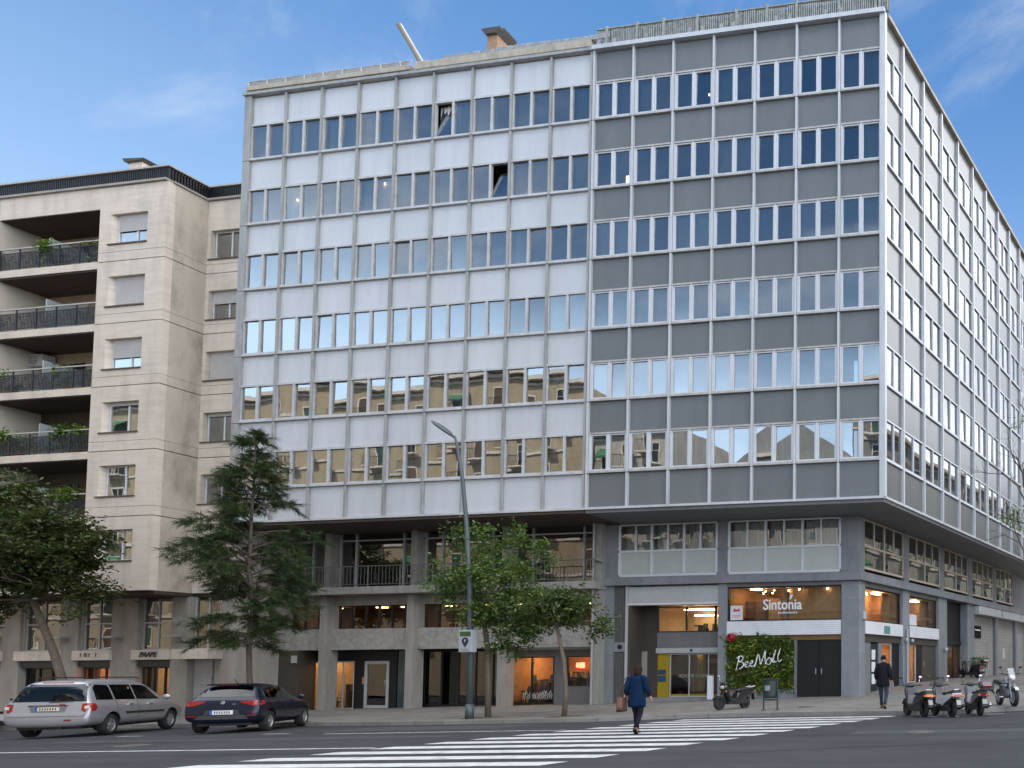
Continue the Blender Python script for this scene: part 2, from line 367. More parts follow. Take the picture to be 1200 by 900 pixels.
M_plaster = mat('warm_plaster', (.48,.36,.22), .8, var=.1)
M_lamp = emit('warm_lamp', (1.0,.62,.30), 17.0)
M_lamp2 = emit('small_lamp', (1.0,.72,.40), 26.0)
M_strip = emit('strip_light', (1.0,.78,.5), 14.0)
M_redlamp = emit('red_neon', (1.0,.10,.05), 5.0)
M_yellow = mat('yellow_board', (.30,.215,.010), .5, var=.06)
M_blueS = mat('blue_sign', (.02,.05,.12), .4, var=.1)
M_lgrey = mat('light_grey_metal', (.42,.43,.44), .5, .1, var=.06, stain=.12)
M_gband = corrug('grey_ribbed_band', (.16,.16,.165), .09, 0, .5, .1, .3)
M_louvre = corrug('louvre_panel', (.085,.085,.085), .07, 0, .55, .2, .7)
M_wband = corrug('white_ribbed_band', (.62,.64,.67), .09, 2, .5, .0, .22)
M_shut = corrug('roller_shutter', (.50,.50,.51), .09, 2, .5, .1, .6)
M_parap = mat('parapet_stone', (.40,.36,.30), .8, var=.14, stain=.3, sscale=2, scale=4)
M_galv = mat('galvanised', (.34,.35,.35), .5, .5, var=.25, scale=6, stain=.35, sscale=4)
M_brick = tiled('chimney_brick', (.36,.20,.11), (.3,.26,.22), .24, .07, 'SZ', .85, .2, .01, .2, brickoff=.5)
M_slate = mat('weathered_slate', (.06,.055,.05), .8, var=.3, scale=8)
M_lime = mat('limestone_render', (.64,.565,.485), .85, var=.10, scale=1.6, stretch=(.4,.4,3.0), stain=.24, sscale=1.1, sz=.22, bump=.12, bscale=50)
M_limeg = mat('grey_limestone', (.33,.303,.272), .85, var=.1, scale=1.8, stretch=(1,1,.5), stain=.3, sscale=.7, bump=.12, bscale=50)
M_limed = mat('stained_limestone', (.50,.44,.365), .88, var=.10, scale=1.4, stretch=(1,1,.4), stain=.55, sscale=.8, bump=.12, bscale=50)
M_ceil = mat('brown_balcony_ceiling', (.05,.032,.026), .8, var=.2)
M_cream = mat('cream_wall', (.50,.455,.385), .85, var=.06, stain=.1)
M_shutw = corrug('white_roller_blind', (.46,.455,.45), .05, 2, .6, 0, .5)
M_rail = mat('dark_railing', (.022,.022,.025), .5, .3, var=.1)
M_railtop = mat('light_handrail', (.42,.40,.36), .5, .2, var=.12)
M_frost = mat('frosted_screen', (.33,.37,.38), .35, var=.05)
M_tile = mat('roof_tile', (.26,.25,.24), .85, var=.3, scale=7, stain=.3, sscale=3)

# ------------------------------------------------------------------ ground
def grid_mesh(xs, ys, fz):
    nx, ny = len(xs), len(ys)
    vs = [(x, y, fz(x, y)) for y in ys for x in xs]
    fs = [(j*nx+i, j*nx+i+1, (j+1)*nx+i+1, (j+1)*nx+i) for j in range(ny-1) for i in range(nx-1)]
    m = MB(); m.add(vs, fs); return m
M_asph = mat('asphalt', (.049,.049,.053), .82, var=.24, scale=.8, stretch=(.25,1.6,1), bump=.25, bscale=90, stain=.22, sscale=.35, spec=.15)
M_paint = mat('road_paint', (.53,.53,.52), .75, var=.12, scale=7, stain=.62, sscale=3.5, bump=.15, sz=1)
M_pave = tiled('pavement_slabs', (.195,.182,.165), (.11,.102,.092), .4, .4, 'XY', .85, .08, .012, .38, bump=.1)
M_kerb = tiled('granite_kerb', (.22,.213,.20), (.12,.12,.115), 1.1, 30, 'XY', .8, .1, .012, .25)
M_soil = mat('tree_pit_soil', (.09,.075,.045), .95, var=.35, scale=9, bump=.5, bscale=30)
M_iron = mat('cast_iron', (.10,.09,.08), .7, .3, var=.2)
xs = [-420,-200,-120,-80]+[-70+i*2 for i in range(56)]+[60,120,200,420]
ys = [-420,-200,-100,-60]+[-40+i*2 for i in range(41)]+[60,120,200,420]
def RZ(x, y): return T(x) + min(.85, max(0, .045*(y+3)))*(1 if y < 60 else 1)
struct(grid_mesh(xs, ys, RZ).build('road', M_asph, smooth=True, recalc=False))
KERB = [(-90,-5.2),(-27,-5.2),(-19,-5.9),(-14,-6.4),(-10,-6.4),(-7.6,-6.3),(-5.8,-5.5),(-3.5,-5.15),(0,-5.4),(2.6,-5.75),(4.6,-5.3),(6.2,-4.2),(7.2,-2.0),(8.0,3),(12.4,25),(20,62)]
BACK = [(-90,6),(-27,6),(-19,6),(-14,6),(-10,6),(-7.6,6),(-5.8,6),(-4.5,6),(-3.6,5.8),(-3.2,5.4),(-3.0,5.4),(-2.8,5.6),(-2.6,6),(-2.0,9),(2.4,30),(9,64)]
def strip(A, B, n, sub):
    vs = []; fs = []; pa = []; pb = []
    for k in range(len(A)-1):
        for i in range(sub):
            t = i/sub
            pa.append((A[k][0]*(1-t)+A[k+1][0]*t, A[k][1]*(1-t)+A[k+1][1]*t)); pb.append((B[k][0]*(1-t)+B[k+1][0]*t, B[k][1]*(1-t)+B[k+1][1]*t))
    pa.append(A[-1]); pb.append(B[-1])
    return pa, pb
KA, KB_ = strip(KERB, BACK, 0, 5)
m = MB(); n = 16; vs = []
for a, b in zip(KA, KB_):
    for j in range(n+1):
        t = j/n; x = a[0]*(1-t)+b[0]*t; y = a[1]*(1-t)+b[1]*t; vs.append((x, y, H(x, y)))
fs = [(i*(n+1)+j, i*(n+1)+j+1, (i+1)*(n+1)+j+1, (i+1)*(n+1)+j) for i in range(len(KA)-1) for j in range(n)]
m.add(vs, fs); struct(m.build('pavement', M_pave, smooth=True, recalc=False))
m = MB(); vs = []; ring = []
for i, a in enumerate(KA):
    p0 = Vector(KA[max(i-1,0)]); p1 = Vector(KA[min(i+1,len(KA)-1)]); d = (p1-p0).normalized(); nrm = Vector((-d.y, d.x))
    pin = Vector(a)+nrm*.16; z = H(*a)+.004
    ring.append([(a[0],a[1],T(a[0])-.08),(a[0]-nrm.x*.004,a[1]-nrm.y*.004,z-.02),(a[0]+nrm.x*.02,a[1]+nrm.y*.02,z),(pin.x,pin.y,H(pin.x,pin.y)+.004),(pin.x,pin.y,H(pin.x,pin.y)-.1)])
m.rings(ring, False, False); struct(m.build('kerb', M_kerb))
def roadquad(m, pts, dz=.006, sub=6):
    a, b, c, d = [Vector(p) for p in pts]
    vs = []; fs = []
    for i in range(sub+1):
        t = i/sub
        for p in (a.lerp(b, t), d.lerp(c, t)): vs.append((p.x, p.y, RZ(p.x, p.y)+dz))
    for i in range(sub): fs.append((2*i, 2*i+2, 2*i+3, 2*i+1))
    m.add(vs, fs)
m = MB(); y = -17.55
k = 0
while y < -6.1:
    def LX(v): return -7.35+(v+17.2)*(2.9/12.5)
    def RX(v): return -.15+(v+17.3)*(2.55/11.6)
    a = rnd.uniform(-.05,.05)
    roadquad(m, [(LX(y)+a,y),(RX(y)+a,y),(RX(y+.5)+a,y+.5),(LX(y+.5)+a,y+.5)]); y += 1.0; k += 1
struct(m.build('zebra_crossing', M_paint, recalc=False))
m = MB(); roadquad(m, [(-75,-14.35),(-6.9,-14.35),(-6.9,-14.2),(-75,-14.2)], sub=40)
roadquad(m, [(-13.5,-9.95),(-5.9,-9.95),(-5.9,-9.83),(-13.5,-9.83)])
for x in (-26.5,-21.2,-16.0): 
    roadquad(m, [(x,-9.6),(x+.9,-9.6),(x+.9,-9.48),(x,-9.48)])
roadquad(m, [(3.2,-6.75),(4.4,-6.95),(4.4,-6.83),(3.2,-6.63)]); roadquad(m, [(4.7,-6.2),(5.6,-6.0),(5.6,-5.9),(4.7,-6.1)])
struct(m.build('road_marking', M_paint, recalc=False))
M_patch = mat('asphalt_patch', (.043,.044,.048), .85, var=.18, scale=1.2, bump=.25, bscale=90)
m = MB()
for a in ([(-15,-9.2),(-9,-8.9),(-9,-7.0),(-14.8,-7.2)], [(-20,-11.8),(-8,-11.6),(-8,-11.1),(-20,-11.2)], [(3,-12.5),(16,-12.2),(16,-11.3),(3,-11.7)]): roadquad(m, a, .003)
struct(m.build('road_patch', M_patch, recalc=False))
m = MB()
def crack(x, y, dx, dy, n, w=.018):
    pts = []
    for i in range(n+1): pts.append((x+dx*i/n+rnd.gauss(0,.06), y+dy*i/n+rnd.gauss(0,.08)))
    for (p, q) in zip(pts, pts[1:]):
        dn = Vector((-(q[1]-p[1]), q[0]-p[0])).normalized()*w*rnd.uniform(.6,1.3)
        m.add([(p[0]-dn.x,p[1]-dn.y,RZ(*p)+.0045),(q[0]-dn.x,q[1]-dn.y,RZ(*q)+.0045),(q[0]+dn.x,q[1]+dn.y,RZ(*q)+.0045),(p[0]+dn.x,p[1]+dn.y,RZ(*p)+.0045)], [(0,1,2,3)])
for args in ((2,-16,8,2.5,26),(3,-10,9,-1.2,24),(-26,-13,12,.5,34),(-16,-15.6,9,.4,26),(4.5,-14,3,6,22),(-20,-10.6,11,.3,30),(1.5,-8.5,7,-.4,20)): crack(*args)
struct(m.build('road_crack', mat('crack_sealant', (.020,.020,.022), .7, var=.2), recalc=False))
m = MB(); p_ = (4.6,-12.2); m.lathe([(.0,.0),(.30,.0),(.32,-.01)], (*p_, RZ(*p_)+.012), (0,0,1), 20); struct(m.build('manhole_cover', M_iron))
m = MB(); p_ = (-15.5,-12.8); m.lathe([(.0,.0),(.30,.0),(.32,-.01)], (*p_, RZ(*p_)+.012), (0,0,1), 20); struct(m.build('manhole_cover', M_iron))
def pit(x, y, sx, sy):
    m = MB(); n = 14
    pts = [(x+sx*math.cos(2*math.pi*i/n)*rnd.uniform(.85,1.1), y+sy*math.sin(2*math.pi*i/n)*rnd.uniform(.85,1.1)) for i in range(n)]
    m.add([(x,y,H(x,y)+.02)]+[(a,b,H(a,b)+.006) for a,b in pts], [(0,1+i,1+(i+1)%n) for i in range(n)]); return m
for i,(x,y) in enumerate(((-12.95,-5.2),(-9.62,-5.3),(-24.0,-4.0),(-31.9,-4.0))):
    struct(pit(x, y, .7, .5).build('tree_pit', M_soil, recalc=False))
m = MB(); m.lathe([(.0,.0),(.33,.0),(.35,-.01)], (-2.05,-2.8,H(-2.05,-2.8)+.008), (0,0,1), 18); struct(m.build('manhole_cover', M_iron))
m = MB(); roadquad(m, [(6.2,5.0),(7.6,5.0),(7.6,5.8),(6.2,5.8)]); 

# ------------------------------------------------------------------ curtain-wall modules (shared meshes)
ST = 3.114; S0 = 10.08; HW = 1.6; TOP = 28.65; BOT = 8.5
SILL = [S0+ST*k for k in range(6)]
def mullion_positions():
    xw = [-13.217-(9-i)*1.947 for i in range(10)]; xg = [-1.937-(6-j)*1.858 for j in range(7)]+[-.08]
    return xw, xg
XW, XG = mullion_positions(); SR = [.10]+[1.6855+2.033*k for k in range(13)]
def frame_mesh(w, style):
    m = MB(); a = .055
    if style == 'r':
        m.box(.055, w-.055, -.03, .10, -.10, -.03); m.box(.055, w-.055, .0, .10, HW-.03, HW+.04); m.box(.055, w-.055, .0, .10, -.028, .03)
        for x in (.055, w/2-.03, w-.115): m.box(x, x+.06, .005, .10, .032, HW-.032)
        return m
    if style == 'w':
        m.box(a, w-a, -.035, .12, -.12, -.045); m.box(a, w-a, -.005, .12, -.043, .0)
        m.box(a, w-a, .0, .12, HW-.055, HW+.04)
        m.box(a, a+.055, .02, .12, .002, HW-.057); m.box(w-a-.055, w-a, .02, .12, .002, HW-.057); m.box(w/2-.055, w/2+.055, .005, .12, .002, HW-.057)
        m.box(a+.057, w/2-.057, .055, .12, .002, .05); m.box(w/2+.057, w-a-.057, .055, .12, .002, .05)
    else:
        m.cur = 1; m.box(a, w-a, -.03, .12, -.11, -.05); m.box(a, w-a, .0, .12, -.048, .0); m.box(a, w-a, .0, .12, HW-.03, HW+.04); m.cur = 0
        m.box(a, a+.05, .01, .12, .002, HW-.032); m.box(w-a-.05, w-a, .01, .12, .002, HW-.032); m.box(w/2-.035, w/2+.035, .01, .12, .002, HW-.032)
    return m
def sash_boxes(m, x0, x1, t):
    m.box(x0, x1, .035, .10, .01, t); m.box(x0, x1, .035, .10, HW-.04-t, HW-.04); m.box(x0, x0+t, .035, .10, t+.001, HW-.041-t); m.box(x1-t, x1, .035, .10, t+.001, HW-.041-t)
def pane_mesh(w, h):
    m = MB(); m.quad((0,0,0),(w,0,0),(w,0,h),(0,0,h)); return m.mesh('pane', M_pane, recalc=False)
def pane_mesh_r(w, h):
    m = MB(); m.quad((0,0,0),(w,0,0),(w,0,h),(0,0,h)); return m.mesh('pane', M_pane_r, recalc=False)
def curtain_mesh(x0, x1, z0, z1, seed):
    r = random.Random(seed); m = MB(); n = 46; ph = [r.uniform(0,6) for _ in range(3)]
    pts = [(x0+(x1-x0)*i/n, .30+.028*math.sin(ph[0]+i*1.15)+.018*math.sin(ph[1]+i*.52+math.sin(i*.21))) for i in range(n+1)]
    m.add([(x,y,z0) for x,y in pts]+[(x,y,z1) for x,y in pts], [(i,i+1,n+2+i,n+1+i) for i in range(n)])
    return m.mesh('curtain', M_curt, smooth=True, recalc=False)
class Kit: pass
def kit(w, style):
    k = Kit(); k.w = w; k.style = style
    fm = frame_mesh(w, style)
    if style == 'r': k.x = [(.115, w/2-.03), (w/2+.03, w-.115)]; k.z0, k.z1 = .03, HW-.03
    elif style != 'w':
        sash_boxes(fm, .11, w/2-.04, .058); sash_boxes(fm, w/2+.04, w-.11, .058)
        k.x = [(.165, w/2-.095), (w/2+.095, w-.165)]; k.z0, k.z1 = .068, HW-.098
    else: k.x = [(.13, w/2-.055), (w/2+.055, w-.13)]; k.z0, k.z1 = .05, HW-.055
    k.frame = fm.mesh('window', [M_wframe, M_sill] if style == 'g' else [M_wframe if style != 'w' else mat('aged_window_paint', (.50,.505,.515), .5, var=.12, stain=.22, sscale=2)])
    k.panes = [(pane_mesh if style != 'r' else pane_mesh_r)(b-a, k.z1-k.z0) for a, b in k.x]
    k.full = [curtain_mesh(.09, w-.09, -.02, HW, s) for s in (1,2,3)]
    k.half = [curtain_mesh(.09, w*.52, -.02, HW, s) for s in (4,5)]+[curtain_mesh(w*.5, w-.09, -.02, HW, s) for s in (6,7)]
    k.blind = curtain_mesh(.09, w-.09, HW*.45, HW, 9)
    return k
def place_window(k, parent, wpos, rot, style_r, curtain, openleft=None, tilt=.55):
    base = wloc(parent)
    f = obj('window', k.frame, parent, loc=Vector(wpos)-base, rot=rot)
    for i, (a, b) in enumerate(k.x):
        p = obj('pane', k.panes[i], f, loc=(a, .07, k.z0))
        p.rotation_euler = (R(rnd.gauss(0, tilt)), 0, R(rnd.gauss(0, tilt)))
        if openleft == i:
            p.rotation_euler = (R(-11), 0, 0); p.location = (a, .05, k.z0+.0)
    if curtain == 'full': obj('curtain', rnd.choice(k.full), f)
    elif curtain == 'half': obj('curtain', rnd.choice(k.half), f)
    elif curtain == 'blind': obj('curtain', k.blind, f)
    return f
KW = kit(1.947, 'w'); KG = kit(1.858, 'g'); KR = kit(2.033, 'r'); KR0 = kit(1.61, 'r')

# ------------------------------------------------------------------ white office building
white = thing('office_building', 'long office block clad in white panels, standing on concrete pillars', 'building', (-22,0,0))
def spandrels(parent, xlist, rows, y0, y1, m, name, M=None, kind=None):
    for r in rows:
        b = MB(M)
        z0 = BOT+.02 if r == 0 else SILL[r-1]+HW+.045
        z1 = TOP-.02 if r == 6 else SILL[r]-.125
        for x0, x1 in zip(xlist, xlist[1:]): b.box(x0+.04, x1-.04, y0+rnd.uniform(-.004,.004), y1, z0, z1)
        b.build(name, m, parent)
spandrels(white, XW, range(7), .075, .15, M_white, 'spandrel_panel')
for i, x in enumerate(XW):
    b = MB()
    if i == 0: b.box(x-.28, x+.075, -.05, .35, BOT-.03, TOP+.03)
    else: b.box(x-.05, x+.05, -.05, .14, BOT-.03, TOP)
    b.build('mullion', M_alu_w, white, bevel=.008)
    for z in SILL: j_ = MB(); j_.box(x-.053 if i else x-.285, x+.053 if i else x+.08, -.054, .0, z-.16, z-.135); j_.build('mullion_joint', M_slate, white)
lit = {}
for r in range(6):
    for i in range(9):
        c = rnd.choice(['full','full','full','half','none','none','blind']) if r < 4 else rnd.choice(['full','full','half','full','none'])
        place_window(KW, white, (XW[i], 0, SILL[r]), 0, 'w', c, openleft=(0 if (r, i) == (5, 5) else 1 if (r, i) == (4, 6) else None))
b = MB(); b.box(XW[0]-.28, XW[-1]+.06, -.06, .2, BOT-.10, BOT-.002); b.build('bottom_rail', M_alu_g, white)
b = MB(); b.box(XW[0]-.32, XW[-1]+.06, -.13, .5, TOP+.002, TOP+.13); b.build('coping', M_alu_w, white, bevel=.01)
b = MB(); b.box(XW[0]-.3, -22.3, -.03, .5, TOP+.30, TOP+.52); b.build('parapet', M_parap, white, bevel=.02)
b = MB(); b.box(-22.05, -13.3, -.03, .5, TOP+.26, TOP+.60); b.build('parapet', M_parap, white, bevel=.02)
b = MB(); b.box(-22.25,-21.5,.15,1.6,TOP+.13,TOP+.80); b.build('parapet_block', M_parap, white, bevel=.02)
b = MB(); b.box(XW[0]-.25, -13.3, .12, 1.0, TOP+.132, TOP+.298); b.build('parapet_base', M_alu_w, white)
b = MB()
x = XW[0]-.2
while x < -22.4:
    b.tube([(x,.0,TOP+.50),(x-.30,.25,TOP+.95)], .035, 6); x += 1.02
b.tube([(XW[0]-.55,.25,TOP+.95),(-22.5,.25,TOP+.95)], .035, 6); b.tube([(XW[0]-.45,.16,TOP+.80),(-22.5,.16,TOP+.80)], .022, 6); b.tube([(XW[0]-.36,.09,TOP+.66),(-22.5,.09,TOP+.66)], .022, 6)
b.build('roof_rail', M_galv, white)
b = MB()
x = -20.6
while x < -13.4:
    w = rnd.uniform(.8,1.1); b.box(x, x+w-.05, .02, .5, TOP+.602, TOP+.80+rnd.uniform(-.03,.05)); x += w
b.build('roof_planter', M_galv, white, bevel=.02)
b = MB(); b.box(XW[0]-.2, -13.15, .36, 14, TOP-.2, TOP+.18); b.build('roof', M_galv, white)
b = MB(); b.box(XW[0]-.2, -13.15, 2.4, 2.6, BOT, TOP-.21)
for z in SILL+[SILL[-1]+ST]: b.box(XW[0]-.2, -13.15, .18, 2.39, z-1.15, z-.80)
for x in XW[1:]:
    if rnd.random() < .35: b.box(x-.06, x+.06, .6, 2.38, BOT+.4, TOP-.6)
b.build('interior', M_inter, white)
b = MB(); b.box(XW[0]-.3, XW[0]-.05, .36, 14, 0-.5, TOP-.21); b.build('side_wall', M_limeg, white)
b = MB(); b.box(XW[0]-.2, -13.2, .02, 2.75, BOT-.22, BOT-.102); b.build('soffit', M_soffit_b, white)
# columns and lower floors
CA = [(-28.47,.36),(-23.77,.36),(-18.98,.36),(-14.30,.40)]
for x, w in CA:
    b = MB(); b.box(x, x+w, 2.0, 2.60, T(x)-.1, 5.235); b.build('column', M_conc, white, bevel=.012)
    b = MB(); b.box(x+.03, x+w-.02, 2.1, 2.6, 5.60, BOT-.225); b.build('column', M_conc, white, bevel=.012)
b = MB(); b.box(XW[0]-.2, -13.85, 1.55, 2.9, 5.24, 5.585); b.build('balcony_slab', M_conc, white, bevel=.015)
b = MB(); b.tube([(XW[0],1.66,6.56),(-13.9,1.66,6.56)], .025, 8); b.tube([(XW[0],1.66,5.70),(-13.9,1.66,5.70)], .016, 6)
x = XW[0]+.1
k = 0
while x < -13.9:
    b.box(x-.007, x+.007, 1.653, 1.667, 5.70, 6.55)
    if k % 9 == 0: b.box(x-.02, x+.02, 1.64, 1.68, 5.58, 6.56)
    x += .19; k += 1
b.build('balcony_railing', mat('pale_railing', (.20,.20,.19), .5, .4, var=.1), white)
M_flr2 = glass('balcony_glass', (.30,.31,.30), 1.75, 1.35, .08)
edges = [XW[0]-.1]+[c for x,w in CA for c in (x+.1, x+w-.05)]
bays = [(XW[0]-.1, -28.45),(-28.12,-23.75),(-23.42,-18.96),(-18.63,-14.28)]
for x0, x1 in bays:
    w = x1-x0; fr = MB(); ps = [x0, x0+.2*w if w > 3 else x0+w*.5, x0+.8*w if w > 3 else x1, x1] if w > 3 else [x0, x0+w*.5, x1]
    for p in ps: fr.box(p-.03, p+.03, 2.55, 2.68, 5.60, BOT-.23)
    fr.box(x0+.032, x1-.032, 2.56, 2.67, 7.93, 7.99)
    f = fr.build('balcony_window', M_lgrey, white)
    g = MB()
    for a, c in zip(ps, ps[1:]): g.quad((a+.03,2.62,5.60),(c-.03,2.62,5.60),(c-.03,2.62,BOT-.23),(a+.03,2.62,BOT-.23))
    g.build('pane', M_flr2, f, recalc=False)
b = MB(); b.box(XW[0]-.2,-13.9,5.2,5.3,5.0,BOT-.23); b.box(XW[0]-.2,-13.9,2.92,5.19,4.95,5.238); b.box(XW[0]-.2,-13.9,2.76,5.19,BOT-.26,BOT-.2); b.build('interior', M_inter, white)
# mezzanine strip, relief panels
b = MB(); b.box(XW[0]-.1, -13.95, 2.45, 2.9, 4.80, 5.235); b.build('beam', M_conc, white)
for x0, x1 in [(XW[0]-.1,-28.475),(-28.105,-23.775),(-23.405,-18.985),(-18.615,-14.305)]:
    b = MB(); b.box(x0, x1, 2.25, 2.6, 2.66, 3.66); b.build('relief_panel', M_relief, white)
    n = max(2, int((x1-x0)/.72)); fr = MB(); w = (x1-x0)/n
    for k in range(n+1): fr.box(x0+w*k-.03, x0+w*k+.03, 2.6, 2.7, 3.662, 4.798)
    fr.box(x0, x1, 2.61, 2.69, 3.663, 3.70); fr.box(x0, x1, 2.61, 2.69, 4.76, 4.797)
    f = fr.build('mezzanine_window', M_dark, white)
    g = MB(); g.quad((x0,2.65,3.66),(x1,2.65,3.66),(x1,2.65,4.80),(x0,2.65,4.80)); g.build('pane', M_darkglass, f, recalc=False)
def room(parent, x0, x1, y0, y1, z0, z1, mw, lamps=(), mf=None, M=None, name='shop_interior'):
    b = MB(M); t = .06
    b.cur = 0; b.box(x0, x1, y1, y1+t, z0, z1); b.box(x0-t, x0, y0, y1, z0, z1); b.box(x1, x1+t, y0, y1, z0, z1); b.box(x0, x1, y0, y1, z1, z1+t)
    b.cur = 1; b.box(x0, x1, y0, y1, z0-t, z0)
    o = b.build(name, [mw, mf or M_wooddk], parent)
    if lamps:
        l = MB(M)
        for (a, c, d, e, zz) in lamps: l.box(a, c, d, e, zz-.04, zz)
        l.build('lamp', M_lamp, o)
    return o
room(white, XW[0]+.1, -14.4, 2.75, 6.2, 3.4, 4.85, M_wood, [(x, x+.5, 3.4, 3.6, 4.80) for x in (-29.6,-27,-25.6,-23.2,-21.2,-19.6,-17.2,-15.6,-14.9)])
def furnish(parent, x0, x1, y0, y1, z0, n, hmax, mats, seed, M=None, name='shop_display'):
    r = random.Random(seed)
    b = MB(M)
    for i in range(n):
        x = r.uniform(x0, x1); y = r.uniform(y0, y1); w = r.uniform(.08,.3); h = r.uniform(.25, hmax); b.cur = r.randrange(len(mats))
        t = r.random()
        if t < .4: b.box(x, x+w, y, y+.25, z0, z0+h)
        elif t < .7: b.ball((x, y, z0+h*.6), w*.5, w*.5, h*.4)
        else: b.box(x, x+.04, y, y+.04, z0, z0+h); b.box(x-.15, x+.2, y-.1, y+.2, z0+h, z0+h+.05)
    b.build(name, mats, parent)
DM = [M_dark, M_wooddk, M_brown, mat('dull_red_goods', (.25,.04,.03), .6), mat('pale_goods', (.45,.40,.33), .6), mat('green_goods', (.05,.10,.03), .7)]
gz = lambda x: H(x, 3.0)
# bay beside the neighbour: brown wall and the first glazed doors
b = MB(); b.box(XW[0]-.1, -29.75, 2.1, 2.95, gz(-30)-.1, 2.657); b.build('brown_wall', M_brown, white)
def glazed(parent, x0, x1, y, z0, z1, n, frame, gmat, M=None, t=.05, name='glazed_door', bars=()):
    f = MB(M); w = (x1-x0)/n
    for k in range(n+1): f.box(x0+w*k-t/2, x0+w*k+t/2, y-.04, y+.04, z0, z1)
    f.box(x0+t/2, x1-t/2, y-.035, y+.035, z0, z0+t); f.box(x0+t/2, x1-t/2, y-.035, y+.035, z1-t, z1)
    for zb in bars: f.box(x0+t/2, x1-t/2, y-.03, y+.03, zb, zb+.04)
    o = f.build(name, frame, parent); g = MB(M); g.quad((x0,y,z0),(x1,y,z0),(x1,y,z1),(x0,y,z1)); g.build('pane', gmat, o, recalc=False); return o
def blackwall(parent, x0, x1, y, z0, z1, m=None, M=None, name='shopfront_cladding'):
    b = MB(M); b.box(x0, x1, y, y+.12, z0, z1); return b.build(name, m or M_black, parent)
g0 = gz(-28)
blackwall(white, -30.7, -25.25, 2.98, 2.13, 2.657)
glazed(white, -30.7, -27.64, 3.02, g0, 2.125, 5, M_lgrey, M_shopglass)
room(white, -30.7, -27.3, 3.12, 6.6, g0, 2.6, M_plaster, [(-30.4,-29.8,4.2,4.6,2.58),(-29.0,-28.3,4.4,4.8,2.58),(-28.2,-27.7,3.6,3.8,2.58)], M_wood)
furnish(white, -30.5, -27.4, 3.6, 6.2, g0, 34, 1.2, DM, 3)
b = MB(); 
for k in range(9): b.cur = k % 3; b.box(-30.1+.35*(k%3), -29.88+.35*(k%3), 6.5, 6.55, .9+.35*(k//3), 1.15+.35*(k//3))
b.build('framed_picture', [M_dark, M_wooddk, M_brown], white)
b = MB(); b.ball((-27.95,3.9,2.0),.06); b.build('pendant_lamp', M_lamp2, white)
blackwall(white, -27.61, -26.98, 2.98, gz(-27)-.1, 2.127)
d = glazed(white, -26.95, -25.74, 3.0, gz(-26), 2.12, 1, M_lgrey, M_darkglass, t=.14, name='white_framed_door')
b = MB(); b.tube([(-25.84,2.93,1.0),(-25.84,2.93,1.2)], .02, 6); b.build('handle', M_galv, d)
b = MB(); b.box(-27.12,-27.0,2.94,2.978,1.0,1.35); b.build('gold_door_panel', M_wood, white)
blackwall(white, -25.71, -25.27, 2.98, gz(-25)-.1, 2.127)
blackwall(white, -25.24, -24.1, 3.02, gz(-25)-.1, 2.657, mat('teal_glass_strip', (.03,.06,.065), .15))
glazed(white, -24.05, -19.4, 3.3, gz(-21), 2.6, 5, M_dark, M_darkglass, t=.06, name='dark_shopfront')
room(white, -27.2, -19.4, 3.42, 6.6, gz(-21), 2.6, M_brown, [(-20.8,-20.5,4.5,5.2,2.58)], M_brown)
b = MB(); b.box(-20.6,-20.1,3.8,4.4,gz(-20),1.2); b.build('green_display', mat('lime_goods', (.20,.24,.05), .7), white)
zc = gz(-16)
blackwall(white, -19.2, -14.9, 2.98, 2.28, 2.657, M_gband)
b = MB(); b.box(-18.6,-14.36,2.62,2.70,2.56,2.655); b.build('light_lintel', M_lgrey, white)
glazed(white, -19.2, -16.9, 3.02, zc, 2.27, 2, M_dark, M_shopglass, t=.07, name='bar_door')
b = MB(); b.box(-16.86,-16.24,2.96,3.1,zc-.1,2.27); b.build('dark_pier', M_gband, white)
glazed(white, -16.2, -14.86, 3.02, .86, 2.27, 1, M_dark, M_shopglass, t=.05, name='bar_window')
b = MB(); b.box(-16.22,-14.84,2.98,3.12,zc-.1,.855); b.build('bar_plinth', M_gband, white)
b = MB(); b.box(-14.84,-13.9,2.9,3.3,zc-.1,2.657); b.build('bar_pier', M_conc, white)
rm = room(white, -19.25, -14.85, 3.14, 6.6, zc, 2.6, mat('bar_wall', (.30,.15,.06), .7, var=.25), [(-18.8,-17.2,4.4,4.9,2.57),(-16.1,-15.2,4.4,4.9,2.57)], M_wooddk)
b = MB(); b.box(-19.0,-15.0,4.6,5.0,zc,1.15); b.build('bar_counter', M_wooddk, white)
furnish(white, -19.0, -15.1, 3.4, 4.4, zc, 62, 1.45, [M_dark, M_wooddk, M_dark, DM[3], M_brown, DM[5]], 11)
b = MB()
for k in range(44): 
    b.cur = k % 3; x = -19.0+.09*k; b.tube([(x,6.3,1.25),(x,6.3,1.45),(x,6.3,1.55)], [.035,.035,.012], 6)
b.build('bottle_shelf', [M_dark, mat('amber_glass', (.4,.2,.04), .2), DM[5]], white)
b = MB(); b.box(-18.05,-17.9,5.9,5.95,1.75,1.98); b.box(-17.85,-17.6,5.9,5.95,1.72,2.0); b.tube([(-15.45,4.0,1.75),(-15.45,4.0,2.1)], .05, 8); b.build('red_neon_light', M_redlamp, white)
b = MB()
r_ = random.Random(5)
for k in range(15):
    x0 = -18.5+.105*k; b.tube([(x0,3.0,.25),(x0+.06,3.0,.27+r_.uniform(.15,.4)),(x0+.13,3.0,.3+r_.uniform(0,.3)),(x0+.05,3.0,.3+r_.uniform(0,.2))], .012, 5)
b.build('window_drawing', mat('chalk_white', (.5,.5,.48), .8), white)
b = MB(); b.box(-30.0,-29.76,2.02,2.098,2.05,2.4); b.build('wall_box', M_lgrey, white)
